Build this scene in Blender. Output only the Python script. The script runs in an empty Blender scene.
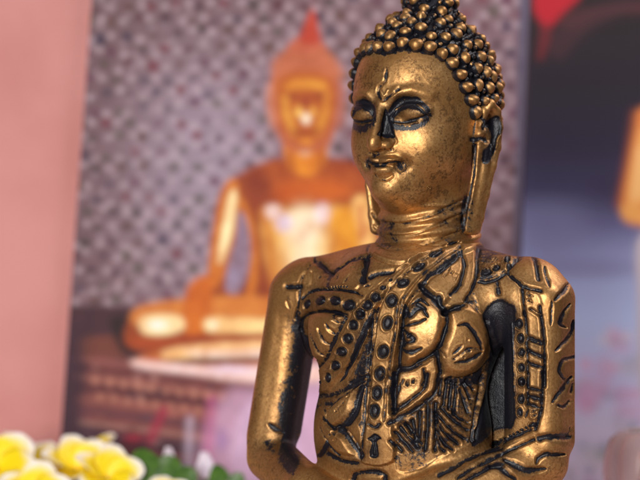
import bpy, bmesh, math, random
import numpy as np
from mathutils import Vector, Matrix

# ---------------------------------------------------------------- units
# design units "u": 1 u = 0.3 mm.  x to the right, d away from the camera, v downwards.
S = 0.0003
CAM_D = 2400.0
V_TABLE = 600.0
rng = np.random.default_rng(7)
random.seed(7)
f32 = np.float32


def W(p):
    """design coordinates (x, d, v) -> world metres"""
    p = np.asarray(p, dtype=np.float64)
    out = np.empty_like(p)
    out[..., 0] = (p[..., 0] - 320.0) * S
    out[..., 1] = p[..., 1] * S
    out[..., 2] = (V_TABLE - p[..., 2]) * S
    return out


def at(px, v, d):
    """the point at depth d seen at that place of the picture, design coordinates"""
    k = (CAM_D + d) / CAM_D
    return np.array([320 + (px - 320) * k, d, 240 + (v - 240) * k])


def view_uv(P):
    k = CAM_D / (CAM_D + P[:, 1])
    return 320 + (P[:, 0] - 320) * k, 240 + (P[:, 2] - 240) * k


scene = bpy.context.scene
col = scene.collection


def lin(c):
    c = np.asarray(c, dtype=np.float64) / 255.0
    return np.where(c <= 0.04045, c / 12.92, ((c + 0.055) / 1.055) ** 2.4)


def smooth(a, b, x):
    t = np.clip((x - a) / (b - a), 0, 1)
    return t * t * (3 - 2 * t)


# ---------------------------------------------------------------- object helpers
def thing(name, label, cat, loc=(0, 0, 0), group=None):
    o = bpy.data.objects.new(name, None)
    o.empty_display_size = 0.01
    col.objects.link(o)
    o.location = loc
    o['label'] = label
    o['category'] = cat
    if group:
        o['group'] = group
    return o


def mesh_from(name, V, Q, mat, parent=None, smooth_shade=True, attrs=None, normals=None, colors=None):
    """V world (N,3); Q (M,4) or (M,3) int"""
    me = bpy.data.meshes.new(name)
    V = np.asarray(V, dtype=np.float32)
    if parent is not None:
        pl = parent
        off = np.zeros(3)
        while pl is not None:
            off += np.array(pl.location)
            pl = pl.parent
        V = V - off.astype(np.float32)
    Q = np.asarray(Q, dtype=np.int32)
    n, m = Q.shape
    me.vertices.add(len(V))
    me.vertices.foreach_set('co', V.ravel())
    me.loops.add(n * m)
    me.loops.foreach_set('vertex_index', Q.ravel())
    me.polygons.add(n)
    me.polygons.foreach_set('loop_start', np.arange(0, n * m, m, dtype=np.int32))
    me.polygons.foreach_set('use_smooth', np.full(n, smooth_shade, dtype=bool))
    me.update(calc_edges=True)
    if attrs:
        for k, a in attrs.items():
            at_ = me.attributes.new(k, 'FLOAT', 'POINT')
            at_.data.foreach_set('value', np.asarray(a, dtype=np.float32))
    if colors is not None:
        ca = me.color_attributes.new('print', 'FLOAT_COLOR', 'POINT')
        c4 = np.ones((len(V), 4), dtype=np.float32)
        c4[:, :3] = colors
        ca.data.foreach_set('color', c4.ravel())
    if normals is not None:
        me.normals_split_custom_set_from_vertices(np.asarray(normals, dtype=np.float32))
    me.materials.append(mat)
    o = bpy.data.objects.new(name, me)
    col.objects.link(o)
    if parent is not None:
        o.parent = parent
    return o


def split_mesh(V, Q, N, sel, attrs):
    """the faces in sel as a mesh of their own"""
    q = Q[sel]
    used = np.unique(q)
    remap = np.full(len(V), -1, dtype=np.int64)
    remap[used] = np.arange(len(used))
    return V[used], remap[q], N[used], {k: a[used] for k, a in attrs.items()}


# ---------------------------------------------------------------- materials
class NT:
    def __init__(self, name):
        self.m = bpy.data.materials.new(name)
        self.m.use_nodes = True
        self.t = self.m.node_tree
        self.t.nodes.clear()
        self.out = self.t.nodes.new('ShaderNodeOutputMaterial')

    def n(self, kind, **kw):
        nd = self.t.nodes.new(kind)
        for k, v in kw.items():
            if k.startswith('i_'):
                nd.inputs[k[2:].replace('_', ' ')].default_value = v
            else:
                setattr(nd, k, v)
        return nd

    def l(self, a, b):
        self.t.links.new(a, b)

    def math(self, op, a, b=None, clamp=False):
        nd = self.n('ShaderNodeMath', operation=op, use_clamp=clamp)
        for i, x in enumerate((a, b)):
            if x is None:
                continue
            if isinstance(x, (int, float)):
                nd.inputs[i].default_value = x
            else:
                self.l(x, nd.inputs[i])
        return nd.outputs[0]

    def noise(self, scale, detail=3.0, rough=0.55):
        nd = self.n('ShaderNodeTexNoise')
        nd.inputs['Scale'].default_value = scale
        nd.inputs['Detail'].default_value = detail
        nd.inputs['Roughness'].default_value = rough
        self.l(self.coord, nd.inputs['Vector'])
        return nd.outputs['Fac']

    def obj_coord(self):
        self.coord = self.n('ShaderNodeTexCoord').outputs['Object']

    def mix(self, fac, a, b):
        nd = self.n('ShaderNodeMix', data_type='RGBA')
        for s, x in ((nd.inputs['Factor'], fac), (nd.inputs['A'], a), (nd.inputs['B'], b)):
            if isinstance(x, (tuple, list)):
                s.default_value = (*x, 1) if len(x) == 3 else x
            elif isinstance(x, (int, float)):
                s.default_value = x
            else:
                self.l(x, s)
        return nd.outputs['Result']

    def ramp(self, fac, lo, hi):
        nd = self.n('ShaderNodeMapRange', interpolation_type='SMOOTHSTEP')
        nd.inputs['From Min'].default_value = lo
        nd.inputs['From Max'].default_value = hi
        self.l(fac, nd.inputs['Value'])
        return nd.outputs['Result']


def gilt_material():
    k = NT('antique_gilt_paint')
    k.obj_coord()
    pat = k.n('ShaderNodeAttribute', attribute_name='patina').outputs['Fac']
    mot = k.n('ShaderNodeAttribute', attribute_name='mottle').outputs['Fac']
    n1 = k.noise(420, 5, 0.65)
    n2 = k.noise(1500, 4, 0.7)
    n3 = k.noise(90, 3, 0.5)
    n4 = k.noise(2600, 2, 0.6)
    t = k.math('ADD', k.math('MULTIPLY', k.ramp(n1, 0.36, 0.64), 0.58),
               k.math('ADD', k.math('MULTIPLY', k.ramp(n2, 0.33, 0.67), 0.30), k.math('MULTIPLY', k.ramp(n4, 0.35, 0.65), 0.12)))
    # black wash: where it was brushed into the carving, with a ragged edge
    a = k.math('ADD', pat, k.math('MULTIPLY', k.math('SUBTRACT', t, 0.5), 0.75))
    m1 = k.ramp(a, 0.30, 0.66)
    # rub-through specks
    m2 = k.math('MULTIPLY', k.ramp(k.math('ADD', t, k.math('MULTIPLY', mot, 0.92)), 0.80, 1.22), 0.66)
    msk = m1
    wash = k.n('ShaderNodeAttribute', attribute_name='wash').outputs['Fac']
    m3 = k.math('MULTIPLY', k.math('ADD', wash, k.math('MULTIPLY', k.math('SUBTRACT', n3, 0.5), 0.5)), k.math('ADD', 0.55, k.math('MULTIPLY', t, 0.75)), clamp=True)
    grime = k.math('MAXIMUM', m2, m3)
    gold = k.mix(k.ramp(n3, 0.3, 0.7), (0.46, 0.245, 0.084), (0.64, 0.375, 0.148))
    gold = k.mix(k.ramp(n2, 0.35, 0.75), gold, (0.36, 0.175, 0.058))
    gold = k.mix(grime, gold, (0.075, 0.040, 0.020))
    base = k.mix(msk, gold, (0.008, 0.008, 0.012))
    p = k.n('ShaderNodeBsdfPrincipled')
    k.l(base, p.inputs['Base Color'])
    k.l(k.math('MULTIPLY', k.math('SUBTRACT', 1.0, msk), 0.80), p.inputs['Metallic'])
    r_gold = k.math('ADD', k.math('ADD', 0.345, k.math('MULTIPLY', grime, 0.10)), k.math('MULTIPLY', n1, 0.20))
    rr = k.n('ShaderNodeMix', data_type='FLOAT')
    k.l(msk, rr.inputs['Factor'])
    k.l(r_gold, rr.inputs['A'])
    k.l(k.math('ADD', 0.16, k.math('MULTIPLY', n2, 0.35)), rr.inputs['B'])
    k.l(rr.outputs['Result'], p.inputs['Roughness'])
    p.inputs['Specular IOR Level'].default_value = 0.36
    bp = k.n('ShaderNodeBump')
    k.l(k.math('ADD', 0.24, k.math('MULTIPLY', msk, 0.45)), bp.inputs['Strength'])
    bp.inputs['Distance'].default_value = 0.00022
    k.l(k.math('ADD', n1, k.math('ADD', k.math('MULTIPLY', n2, 0.8), k.math('MULTIPLY', n4, 0.5))), bp.inputs['Height'])
    k.l(bp.outputs['Normal'], p.inputs['Normal'])
    k.l(p.outputs['BSDF'], k.out.inputs['Surface'])
    return k.m


def print_material(name, rough=0.55):
    k = NT(name)
    k.obj_coord()
    c = k.n('ShaderNodeAttribute', attribute_name='print').outputs['Color']
    nz = k.noise(2500, 2)
    c2 = k.mix(k.math('MULTIPLY', nz, 0.10), c, (0.3, 0.28, 0.28))
    p = k.n('ShaderNodeBsdfPrincipled')
    k.l(c2, p.inputs['Base Color'])
    p.inputs['Roughness'].default_value = rough
    p.inputs['Specular IOR Level'].default_value = 0.12
    k.l(p.outputs['BSDF'], k.out.inputs['Surface'])
    return k.m


def plain_material(name, c0, c1, scale, rough=0.6, spec=0.3, bump=0.0, sss=0.0):
    k = NT(name)
    k.obj_coord()
    n = k.noise(scale, 4)
    p = k.n('ShaderNodeBsdfPrincipled')
    k.l(k.mix(k.ramp(n, 0.3, 0.7), tuple(c0), tuple(c1)), p.inputs['Base Color'])
    p.inputs['Roughness'].default_value = rough
    p.inputs['Specular IOR Level'].default_value = spec
    if sss:
        p.inputs['Subsurface Weight'].default_value = sss
        p.inputs['Subsurface Radius'].default_value = (0.004, 0.003, 0.002)
        p.inputs['Subsurface Scale'].default_value = 0.5
    if bump:
        b = k.n('ShaderNodeBump')
        b.inputs['Strength'].default_value = bump
        b.inputs['Distance'].default_value = 0.0004
        k.l(n, b.inputs['Height'])
        k.l(b.outputs['Normal'], p.inputs['Normal'])
    k.l(p.outputs['BSDF'], k.out.inputs['Surface'])
    return k.m


GILT = gilt_material()

# ---------------------------------------------------------------- signed distance shapes
def smin(a, b, k):
    h = np.clip(0.5 + 0.5 * (b - a) / k, 0, 1)
    return b + (a - b) * h - k * h * (1 - h)


def smax(a, b, k):
    return -smin(-a, -b, k)


def ell(P, c, r):
    q = [(P[i] - f32(c[i])) for i in range(3)]
    k0 = np.sqrt(sum((q[i] / f32(r[i])) ** 2 for i in range(3)))
    k1 = np.sqrt(sum((q[i] / f32(r[i] * r[i])) ** 2 for i in range(3)))
    return k0 * (k0 - 1) / np.maximum(k1, f32(1e-6))


def cap(P, a, b, ra, rb):
    ab = [b[i] - a[i] for i in range(3)]
    L2 = sum(x * x for x in ab)
    t = sum((P[i] - f32(a[i])) * f32(ab[i]) for i in range(3)) / f32(L2)
    t = np.clip(t, 0, 1)
    d2 = sum((P[i] - f32(a[i]) - t * f32(ab[i])) ** 2 for i in range(3))
    return np.sqrt(d2) - (f32(ra) + t * f32(rb - ra))


def rbox(P, c, h, r, tilt=None):
    q = []
    for i in range(3):
        x = P[i] - f32(c[i])
        if tilt is not None and i < 2:
            x = x - (P[2] - f32(c[2])) * f32(tilt[i])
        q.append(np.abs(x) - f32(h[i] - r))
    out = np.sqrt(sum(np.maximum(x, 0) ** 2 for x in q))
    return out + np.minimum(np.maximum(q[0], np.maximum(q[1], q[2])), 0) - f32(r)


def chain(P, pts, k=0):
    d = None
    for (a, b) in zip(pts[:-1], pts[1:]):
        e = cap(P, a[:3], b[:3], a[3], b[3])
        d = e if d is None else (smin(d, e, k) if k else np.minimum(d, e))
    return d


class Frame:
    """a turned local frame: u to the figure's left, f forward, v down"""
    def __init__(self, x, d, deg):
        self.x, self.d = x, d
        self.c, self.s = math.cos(math.radians(deg)), math.sin(math.radians(deg))

    def to_local(self, X, D, Vv):
        a, b = X - f32(self.x), D - f32(self.d)
        return (a * f32(self.c) - b * f32(self.s), -a * f32(self.s) - b * f32(self.c), Vv)

    def to_design(self, u, f, v):
        return np.stack([self.x + u * self.c - f * self.s, self.d - f * self.c - u * self.s, v], -1)


def dense_field(fn, lo, hi, h, B=6):
    n = [int(math.ceil((hi[i] - lo[i]) / h / B)) for i in range(3)]
    ax = [lo[i] + (np.arange(n[i]) * B + (B - 1) / 2) * h for i in range(3)]
    G = np.meshgrid(*[a.astype(f32) for a in ax], indexing='ij')
    C = fn(G[0].ravel(), G[1].ravel(), G[2].ravel())
    F = np.repeat(np.repeat(np.repeat(np.where(C > 0, f32(1), f32(-1)).reshape(n), B, 0), B, 1), B, 2)
    act = np.argwhere(np.abs(C.reshape(n)) < B * h * 1.75)
    off = np.arange(B)
    I = off[:, None, None].repeat(B, 1).repeat(B, 2).ravel()
    J = off[None, :, None].repeat(B, 0).repeat(B, 2).ravel()
    K = off[None, None, :].repeat(B, 0).repeat(B, 1).ravel()
    for s0 in range(0, len(act), 6000):
        a = act[s0:s0 + 6000]
        i = (a[:, 0:1] * B + I).ravel(); j = (a[:, 1:2] * B + J).ravel(); k = (a[:, 2:3] * B + K).ravel()
        F[i, j, k] = fn((lo[0] + i * h).astype(f32), (lo[1] + j * h).astype(f32), (lo[2] + k * h).astype(f32))
    return F


def surface_nets(F, lo, h):
    s = F < 0
    c = np.zeros([x - 1 for x in F.shape], dtype=np.uint8)
    for i in (0, 1):
        for j in (0, 1):
            for k in (0, 1):
                c += s[i:s.shape[0] - 1 + i, j:s.shape[1] - 1 + j, k:s.shape[2] - 1 + k]
    cells = np.argwhere((c > 0) & (c < 8))
    dims = np.array(c.shape)
    key = (cells[:, 0] * dims[1] + cells[:, 1]) * dims[2] + cells[:, 2]
    acc = np.zeros((len(cells), 3)); cnt = np.zeros(len(cells))
    for axis in range(3):
        for a in (0, 1):
            for b in (0, 1):
                o = [0, 0, 0]
                oth = [q for q in range(3) if q != axis]
                o[oth[0]] = a; o[oth[1]] = b
                p0 = cells + np.array(o)
                p1 = p0.copy(); p1[:, axis] += 1
                f0 = F[p0[:, 0], p0[:, 1], p0[:, 2]]; f1 = F[p1[:, 0], p1[:, 1], p1[:, 2]]
                m = (f0 < 0) != (f1 < 0)
                t = np.where(m, f0 / np.where(m, f0 - f1, 1), 0)
                pt = p0.astype(float); pt[:, axis] += t
                acc[m] += pt[m]; cnt[m] += 1
    V = acc / cnt[:, None] * h + np.array(lo)
    quads = []
    for axis in range(3):
        sl0 = [slice(1, -1)] * 3; sl1 = [slice(1, -1)] * 3
        sl0[axis] = slice(0, -1); sl1[axis] = slice(1, None)
        A = s[tuple(sl0)]; Bm = s[tuple(sl1)]
        e = np.argwhere(A != Bm)
        inside0 = A[e[:, 0], e[:, 1], e[:, 2]]
        base = e.copy()
        for q in range(3):
            if q != axis:
                base[:, q] += 1
        p, q = (axis + 1) % 3, (axis + 2) % 3
        ids = []
        for (dp, dq) in ((-1, -1), (0, -1), (0, 0), (-1, 0)):
            cc = base.copy(); cc[:, p] += dp; cc[:, q] += dq
            kk = (cc[:, 0] * dims[1] + cc[:, 1]) * dims[2] + cc[:, 2]
            ids.append(np.searchsorted(key, kk))
        Qd = np.stack(ids, 1)
        Qd[~inside0] = Qd[~inside0][:, ::-1]
        quads.append(Qd)
    return V, np.concatenate(quads)


def edges_of(Q):
    E = np.concatenate([Q[:, [0, 1]], Q[:, [1, 2]], Q[:, [2, 3]], Q[:, [3, 0]]])
    E.sort(axis=1)
    return np.unique(E[:, 0].astype(np.int64) * (Q.max() + 1) + E[:, 1]), Q.max() + 1


def laplace(V, Q, it, lam=0.5):
    k, n = edges_of(Q)
    a, b = k // n, k % n
    deg = np.bincount(a, minlength=len(V)) + np.bincount(b, minlength=len(V))
    for _ in range(it):
        M = np.stack([np.bincount(a, V[b, i], len(V)) + np.bincount(b, V[a, i], len(V)) for i in range(3)], 1)
        V = V + lam * (M / np.maximum(deg, 1)[:, None] - V)
    return V


def vnormals(V, Q):
    n = np.cross(V[Q[:, 2]] - V[Q[:, 0]], V[Q[:, 3]] - V[Q[:, 1]])
    N = np.stack([sum(np.bincount(Q[:, j], n[:, i], len(V)) for j in range(4)) for i in range(3)], 1)
    return N / np.maximum(np.linalg.norm(N, axis=1), 1e-9)[:, None]


def subdivide(V, Q, sel):
    """split the selected quads in four; neighbours keep their shape (midpoints lie on their edges)"""
    q = Q[sel]; rest = Q[~sel]
    E = np.concatenate([q[:, [0, 1]], q[:, [1, 2]], q[:, [2, 3]], q[:, [3, 0]]])
    Es = np.sort(E, axis=1)
    key = Es[:, 0].astype(np.int64) * len(V) + Es[:, 1]
    uk, inv = np.unique(key, return_inverse=True)
    mid = 0.5 * (V[uk // len(V)] + V[uk % len(V)])
    cen = V[q].mean(1)
    n0 = len(V); m = len(q)
    e = n0 + inv.reshape(4, m)
    c = n0 + len(uk) + np.arange(m)
    new = np.concatenate([np.stack([q[:, 0], e[0], c, e[3]], 1), np.stack([e[0], q[:, 1], e[1], c], 1),
                          np.stack([c, e[1], q[:, 2], e[2]], 1), np.stack([e[3], c, e[2], q[:, 3]], 1)])
    return np.concatenate([V, mid, cen]), np.concatenate([rest, new]), np.concatenate([np.zeros(len(rest), bool), np.ones(len(new), bool)])


# ---------------------------------------------------------------- carving map (front of the statuette)
RX0, RV0, RS = 215.0, -20.0, 3.0
RW, RH = int((600 - RX0) * RS), int((500 - RV0) * RS)
HMAP = np.zeros((RH, RW), f32)
PMAP = np.zeros((RH, RW), f32)
MMAP = np.zeros((RH, RW), f32)


def Z(x0, y0, s):
    return lambda *pts: [(x0 + p[0] / s, y0 + p[1] / s) for p in pts]


def window(xs, vs, pad):
    i0 = max(0, int((min(xs) - pad - RX0) * RS)); i1 = min(RW, int((max(xs) + pad - RX0) * RS) + 2)
    j0 = max(0, int((min(vs) - pad - RV0) * RS)); j1 = min(RH, int((max(vs) + pad - RV0) * RS) + 2)
    if i1 <= i0 or j1 <= j0:
        return None
    gx = (RX0 + np.arange(i0, i1) / RS)[None, :]
    gv = (RV0 + np.arange(j0, j1) / RS)[:, None]
    return slice(j0, j1), slice(i0, i1), gx, gv


def spline(pts, closed=False, n=8):
    P = np.array(pts, float)
    if len(P) < 3:
        return P
    if closed:
        Q = np.concatenate([P[-1:], P, P[:2]])
    else:
        Q = np.concatenate([2 * P[:1] - P[1:2], P, 2 * P[-1:] - P[-2:-1]])
    out = []
    for i in range(1, len(Q) - 2):
        for t in np.linspace(0, 1, n, endpoint=False):
            out.append(0.5 * (2 * Q[i] + (Q[i + 1] - Q[i - 1]) * t + (2 * Q[i - 1] - 5 * Q[i] + 4 * Q[i + 1] - Q[i + 2]) * t * t
                              + (3 * Q[i] - Q[i - 1] - 3 * Q[i + 1] + Q[i + 2]) * t ** 3))
    if not closed:
        out.append(P[-1])
    return np.array(out)


def seg_dist(P, gx, gv, w0=None):
    d = np.full((gv.shape[0], gx.shape[1]), 1e6)
    n = len(P)
    for i in range(n - 1):
        ax, av = P[i]; bx, bv = P[i + 1]
        lx, lv = bx - ax, bv - av
        L2 = lx * lx + lv * lv
        if L2 < 1e-9:
            continue
        t = np.clip(((gx - ax) * lx + (gv - av) * lv) / L2, 0, 1)
        e = np.sqrt((gx - ax - t * lx) ** 2 + (gv - av - t * lv) ** 2)
        if w0 is not None:
            tt = (i + t) / (n - 1)
            e = e / np.maximum(w0(tt), 1e-3)
        d = np.minimum(d, e)
    return d


def stroke(pts, w=2.0, depth=1.6, p=1.0, taper=False, lip=0.35, soft=0.9, straight=False):
    """a carved groove (depth > 0) or a raised line (depth < 0) along pts"""
    P = np.array(pts, float) if straight else spline(pts)
    win = window(P[:, 0], P[:, 1], w + 4)
    if win is None:
        return
    sj, si, gx, gv = win
    if taper:
        d = seg_dist(P, gx, gv, lambda t: 0.35 + 0.65 * np.sin(np.pi * np.clip(t, 0, 1)) ** 0.6)
    else:
        d = seg_dist(P, gx, gv)
    d = np.maximum(d + (HAND[sj, si] - 0.5) * (1.0 if not straight else 0.6), 0)
    hw = w / 2
    prof = np.exp(-(d / (hw * 1.0 + 0.6)) ** 2)
    HMAP[sj, si] -= (depth * 1.5 * prof).astype(f32)
    if lip and depth > 0:
        HMAP[sj, si] += (lip * 0.6 * np.exp(-((d - hw - 2.0) / 1.5) ** 2)).astype(f32)
    if p > 0:
        p = p * (0.72 if w < 1.75 else 1.0)
        PMAP[sj, si] = np.maximum(PMAP[sj, si], p * (1 - smooth(hw * 0.45, hw + 1.3, d)))
    else:
        PMAP[sj, si] *= (1 - (1 - smooth(hw - soft, hw + soft, d)) * min(1.0, -p)).astype(f32)


def poly_sd(P, gx, gv):
    d = seg_dist(np.concatenate([P, P[:1]]), gx, gv)
    ins = np.zeros(d.shape, bool)
    n = len(P)
    for i in range(n):
        ax, av = P[i]; bx, bv = P[(i + 1) % n]
        c = ((av > gv) != (bv > gv))
        with np.errstate(divide='ignore', invalid='ignore'):
            xi = ax + (gv - av) * (bx - ax) / (bv - av if bv != av else 1e-9)
        ins ^= c & (gx < xi)
    return np.where(ins, -d, d)


def region(pts, h=0.0, p=None, edge=2.0, feather=1.0, m=None, curved=True):
    P = spline(pts, True, 5) if curved else np.array(pts, float)
    win = window(P[:, 0], P[:, 1], max(edge, feather) + 3)
    if win is None:
        return
    sj, si, gx, gv = win
    d = poly_sd(P, gx, gv)
    if h:
        HMAP[sj, si] += (h * (1 - smooth(-edge, edge * 0.3, d))).astype(f32)
    if p is not None:
        k = 1 - smooth(-feather, feather, d)
        if p > 0:
            PMAP[sj, si] = np.maximum(PMAP[sj, si], p * k)
        else:
            PMAP[sj, si] *= (1 - k).astype(f32)
    if m is not None:
        MMAP[sj, si] = np.maximum(MMAP[sj, si], m * (1 - smooth(-feather, feather, d)))


def bead(x, v, rx, rv=None, ang=0):
    rv = rv or rx
    win = window([x], [v], max(rx, rv) * 1.8 + 2)
    if win is None:
        return
    sj, si, gx, gv = win
    a = math.radians(ang)
    ex = ((gx - x) * math.cos(a) + (gv - v) * math.sin(a)) / rx
    ev = (-(gx - x) * math.sin(a) + (gv - v) * math.cos(a)) / rv
    d = np.sqrt(ex * ex + ev * ev)
    HMAP[sj, si] += (-1.7 * np.exp(-((d - 0.98) / 0.2) ** 2) + 0.42 * min(rx, rv) * np.sqrt(np.clip(1 - (d / 0.93) ** 2, 0, 1))
                     + 0.55 * np.exp(-((d - 1.42) / 0.2) ** 2)).astype(f32)
    PMAP[sj, si] = np.maximum(PMAP[sj, si], 1.1 * (1 - smooth(0.98, 1.25, d)))


def beads(q, lst, s):
    for b in lst:
        (x, v), = q((b[0], b[1]))
        rx = b[2] / s
        bead(x, v, rx, (b[3] if len(b) > 3 else b[2]) / s, b[4] if len(b) > 4 else 0)


def vnoise(shape, cell, seed):
    r = np.random.default_rng(seed)
    gh, gw = int(shape[0] / cell) + 3, int(shape[1] / cell) + 3
    g = r.random((gh, gw))
    y = np.arange(shape[0]) / cell; x = np.arange(shape[1]) / cell
    yi, xi = y.astype(int), x.astype(int)
    fy = (y - yi)[:, None]; fx = (x - xi)[None, :]
    fy = fy * fy * (3 - 2 * fy); fx = fx * fx * (3 - 2 * fx)
    return ((g[yi][:, xi] * (1 - fx) + g[yi][:, xi + 1] * fx) * (1 - fy) + (g[yi + 1][:, xi] * (1 - fx) + g[yi + 1][:, xi + 1] * fx) * fy)


# the unsteady hand of the carver
HAND = vnoise((RH, RW), 5.0 * RS, 41).astype(f32)

# crops of the design sheet: origin and scale
A = Z(280, 240, 6.4); B = Z(360, 240, 6.4); C = Z(440, 240, 6.4); D = Z(290, 310, 6.4)
E = Z(370, 310, 6.4); F = Z(450, 310, 6.4); G = Z(300, 380, 6.4); H = Z(390, 375, 6.4)
I = Z(480, 375, 6.4); J = Z(400, 420, 6.4); K = Z(490, 405, 6.4); L = Z(230, 405, 6.4)
M = Z(310, 420, 6.4); N = Z(530, 250, 4.8); O = Z(400, 330, 3.2); P3 = Z(230, 330, 3.2)
R3 = Z(230, 220, 3.2)

# --- the two beaded straps, raised off the chest
STRAP_A = [(474, 243), (452, 246), (430, 253), (410, 265), (396, 279), (386, 294), (380, 312), (376, 335), (371, 365),
           (367, 395), (364, 430), (361, 462), (394, 462), (394, 430), (394, 395), (396, 365), (401, 335), (405, 312),
           (413, 299), (430, 281), (448, 267), (462, 256), (480, 247)]
STRAP_B = [(430, 250), (402, 264), (385, 280), (367, 296), (353, 315), (342, 335), (331, 356), (319, 368), (314, 376),
           (316, 392), (322, 396), (336, 383), (352, 362), (364, 338), (374, 318), (382, 300), (398, 279), (410, 264)]
BAND_C = [(297, 300), (305, 295), (313, 292), (332, 290), (350, 292), (364, 298), (362, 310), (350, 318), (344, 315), (330, 310), (311, 312),
          (302, 321), (298, 316)]
# right half of the chest: lotus petals laid over one another
DOME = D((72, 110), (95, 45), (150, 12), (230, 5), (300, 18), (350, 45), (322, 110), (282, 190), (240, 285), (185, 350), (160, 345), (110, 240))
PETAL2 = E((205, 330), (212, 60), (240, -20), (300, -80), (360, -105), (420, -80), (470, -30), (490, 40), (475, 150), (435, 245), (340, 315), (260, 355))
PETAL3 = [(444, 312), (456, 304), (470, 304), (481, 312), (487, 325), (488, 345), (482, 362), (470, 374), (455, 376), (444, 371), (439, 358), (440, 345), (446, 328)]
LEAF_R = [(424, 286), (438, 272), (452, 262), (463, 253), (465, 266), (462, 281), (455, 293), (447, 303), (441, 305), (433, 296)]
LEAF_L1 = G((412, 12), (330, 60), (230, 135), (182, 190), (172, 250), (205, 300), (245, 292), (320, 215), (352, 120))
LEAF_L2 = G((150, 235), (215, 300), (290, 365), (325, 430), (345, 485), (250, 470), (185, 410), (135, 310))
LEAF_R3 = [(396, 372), (405, 366), (424, 362), (437, 352), (440, 372), (436, 390), (420, 404), (398, 424), (392, 420), (394, 395)]

for Pl, hh in ((BAND_C, 2.6), (DOME, 6.5), (PETAL2, 7), (PETAL3, 7), (LEAF_R, 3), (LEAF_L1, 3.4), (LEAF_L2, 3.4), (LEAF_R3, 3.4)):
    region(Pl, hh, None, edge=9 if hh > 5 else 4.5)
region(STRAP_B, 3.4, None, edge=2.6)
region(STRAP_A, 4.0, None, edge=2.6)

# --- far shoulder: collar leaves
stroke(A((45, 300), (125, 298)), 5.5, 1.8)
stroke(A((120, 290), (140, 240), (178, 172), (215, 125)), 1.4, 1.2, 0.55)
stroke(A((222, 122), (270, 165), (300, 198), (328, 215)), 5.6, 2.0)
stroke(A((322, 210), (303, 258), (300, 312)), 3.0, 1.3, 0.9)
stroke(A((335, 208), (400, 168), (460, 128), (520, 110), (572, 96)), 1.8, 1.4, 0.9)
stroke(A((348, 192), (402, 154), (462, 114), (515, 98)), 1.6, -0.8, 0)
stroke(A((556, 122), (535, 190), (520, 258)), 6.4, 2.0)
stroke(A((598, 2), (565, 35), (558, 70), (575, 95)), 1.6, 1.3, 0.85)
stroke(A((202, 205), (198, 285)), 1.0, 0.7, 0.5)
stroke(A((150, 372), (200, 332), (260, 316), (330, 316), (410, 322), (470, 332), (520, 356)), 2.2, 1.5, 0.95)
for q in np.linspace(0.05, 0.75, 15):
    x = 150 + q * 370; y = 372 - 62 * math.sin(min(q * 2.4, 1.57)) - 12
    (bx, bv), = A((x, y)); bead(bx, bv, 1.0)
stroke(A((124, 330), (122, 400), (108, 450), (100, 500)), 1.8, 1.3, 0.85)
stroke(A((180, 482), (230, 463), (300, 456), (380, 463), (432, 480)), 1.8, 1.4, 0.9)
stroke(A((480, 330), (520, 285), (560, 262)), 1.4, 0.9, 0.6)
for a, b in (((352, 265), (375, 225)), ((405, 280), (445, 220)), ((455, 185), (478, 172)), ((540, 300), (585, 285)), ((240, 250), (262, 232)), ((40, 390), (60, 440))):
    stroke(A(a, b), 1.3, 0.5, 0.55, taper=True)
beads(A, [(185, 412, 20, 26, 25), (268, 392, 30, 24, -20), (362, 392, 31, 25, 0), (450, 420, 35, 31, -10), (130, 462, 11)], 6.4)
# --- straps: edges and beads
stroke(B((-20, 450), (40, 380), (100, 320), (190, 243), (290, 176), (400, 105), (560, 30)), 1.2, 0.9, 0.5)
stroke(B((100, 500), (128, 410), (190, 325), (275, 245), (385, 155), (490, 90), (640, 18)), 1.5, 1.2, 0.7)
stroke(B((262, 490), (275, 400), (335, 305), (425, 212), (520, 136), (640, 58)), 1.5, 1.1, 0.65)
stroke(B((298, 490), (315, 405), (352, 345), (392, 296)), 1.6, 1.3, 0.9)
beads(B, [(200, 265, 12, 9, -30), (155, 312, 18, 13, -20), (108, 370, 26), (57, 422, 27), (15, 472, 26)], 6.4)
beads(B, [(487, 105, 40, 18, -22), (380, 185, 38, 22, -25), (282, 282, 36, 27, -25), (210, 393, 32, 36)], 6.4)
beads(C, [(85, 20, 30, 10, -20)], 6.4)
beads(E, [(120, 85, 29, 39, 15), (95, 262, 30, 39, 10), (73, 405, 30, 40, 5)], 6.4)
beads(G, [(503, 82, 29, 39, 5), (488, 200, 28, 40, 5)], 6.4)
stroke(E((50, -10), (32, 150), (15, 300), (5, 480)), 1.6, 1.2, 0.75)
stroke(E((12, 60), (2, 200), (-10, 320), (-20, 480)), 1.8, 1.2, 0.85)
stroke(E((182, -20), (166, 150), (140, 290), (122, 480)), 1.7, 1.2, 0.8)
stroke(E((228, -20), (208, 120), (192, 300), (168, 480)), 3.4, 2.0, 1.05)
stroke(G((428, 0), (418, 200), (405, 480)), 3.0, 1.5, 0.95)
stroke(G((462, 0), (440, 220), (428, 300)), 1.2, 0.8, 0.5)
stroke(G((562, 0), (553, 150), (545, 260)), 1.4, 1.0, 0.7)
stroke(G((597, -20), (600, 90), (602, 200)), 5.0, 1.8, 1.0)
stroke(G((450, 282), (488, 302), (516, 284)), 3.2, 1.2, 0.95)
region(G((445, 375), (488, 342), (528, 372), (502, 392), (512, 485), (455, 485), (470, 395)), -2.4, 1.1, edge=2)
stroke(G((488, 395), (484, 470)), 2.2, -1.4, 0)
beads(D, [(462, 35, 26), (416, 98, 27), (382, 183, 28), (343, 267, 28), (303, 353, 26, 29), (258, 432, 19, 28), (205, 462, 13)], 6.4)
stroke(D((355, 55), (316, 130), (270, 225), (240, 295), (205, 350), (180, 372)), 2.2, 1.5, 0.9)
stroke(D((330, 262), (285, 320), (250, 375)), 1.2, 0.8, 0.5)
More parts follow.
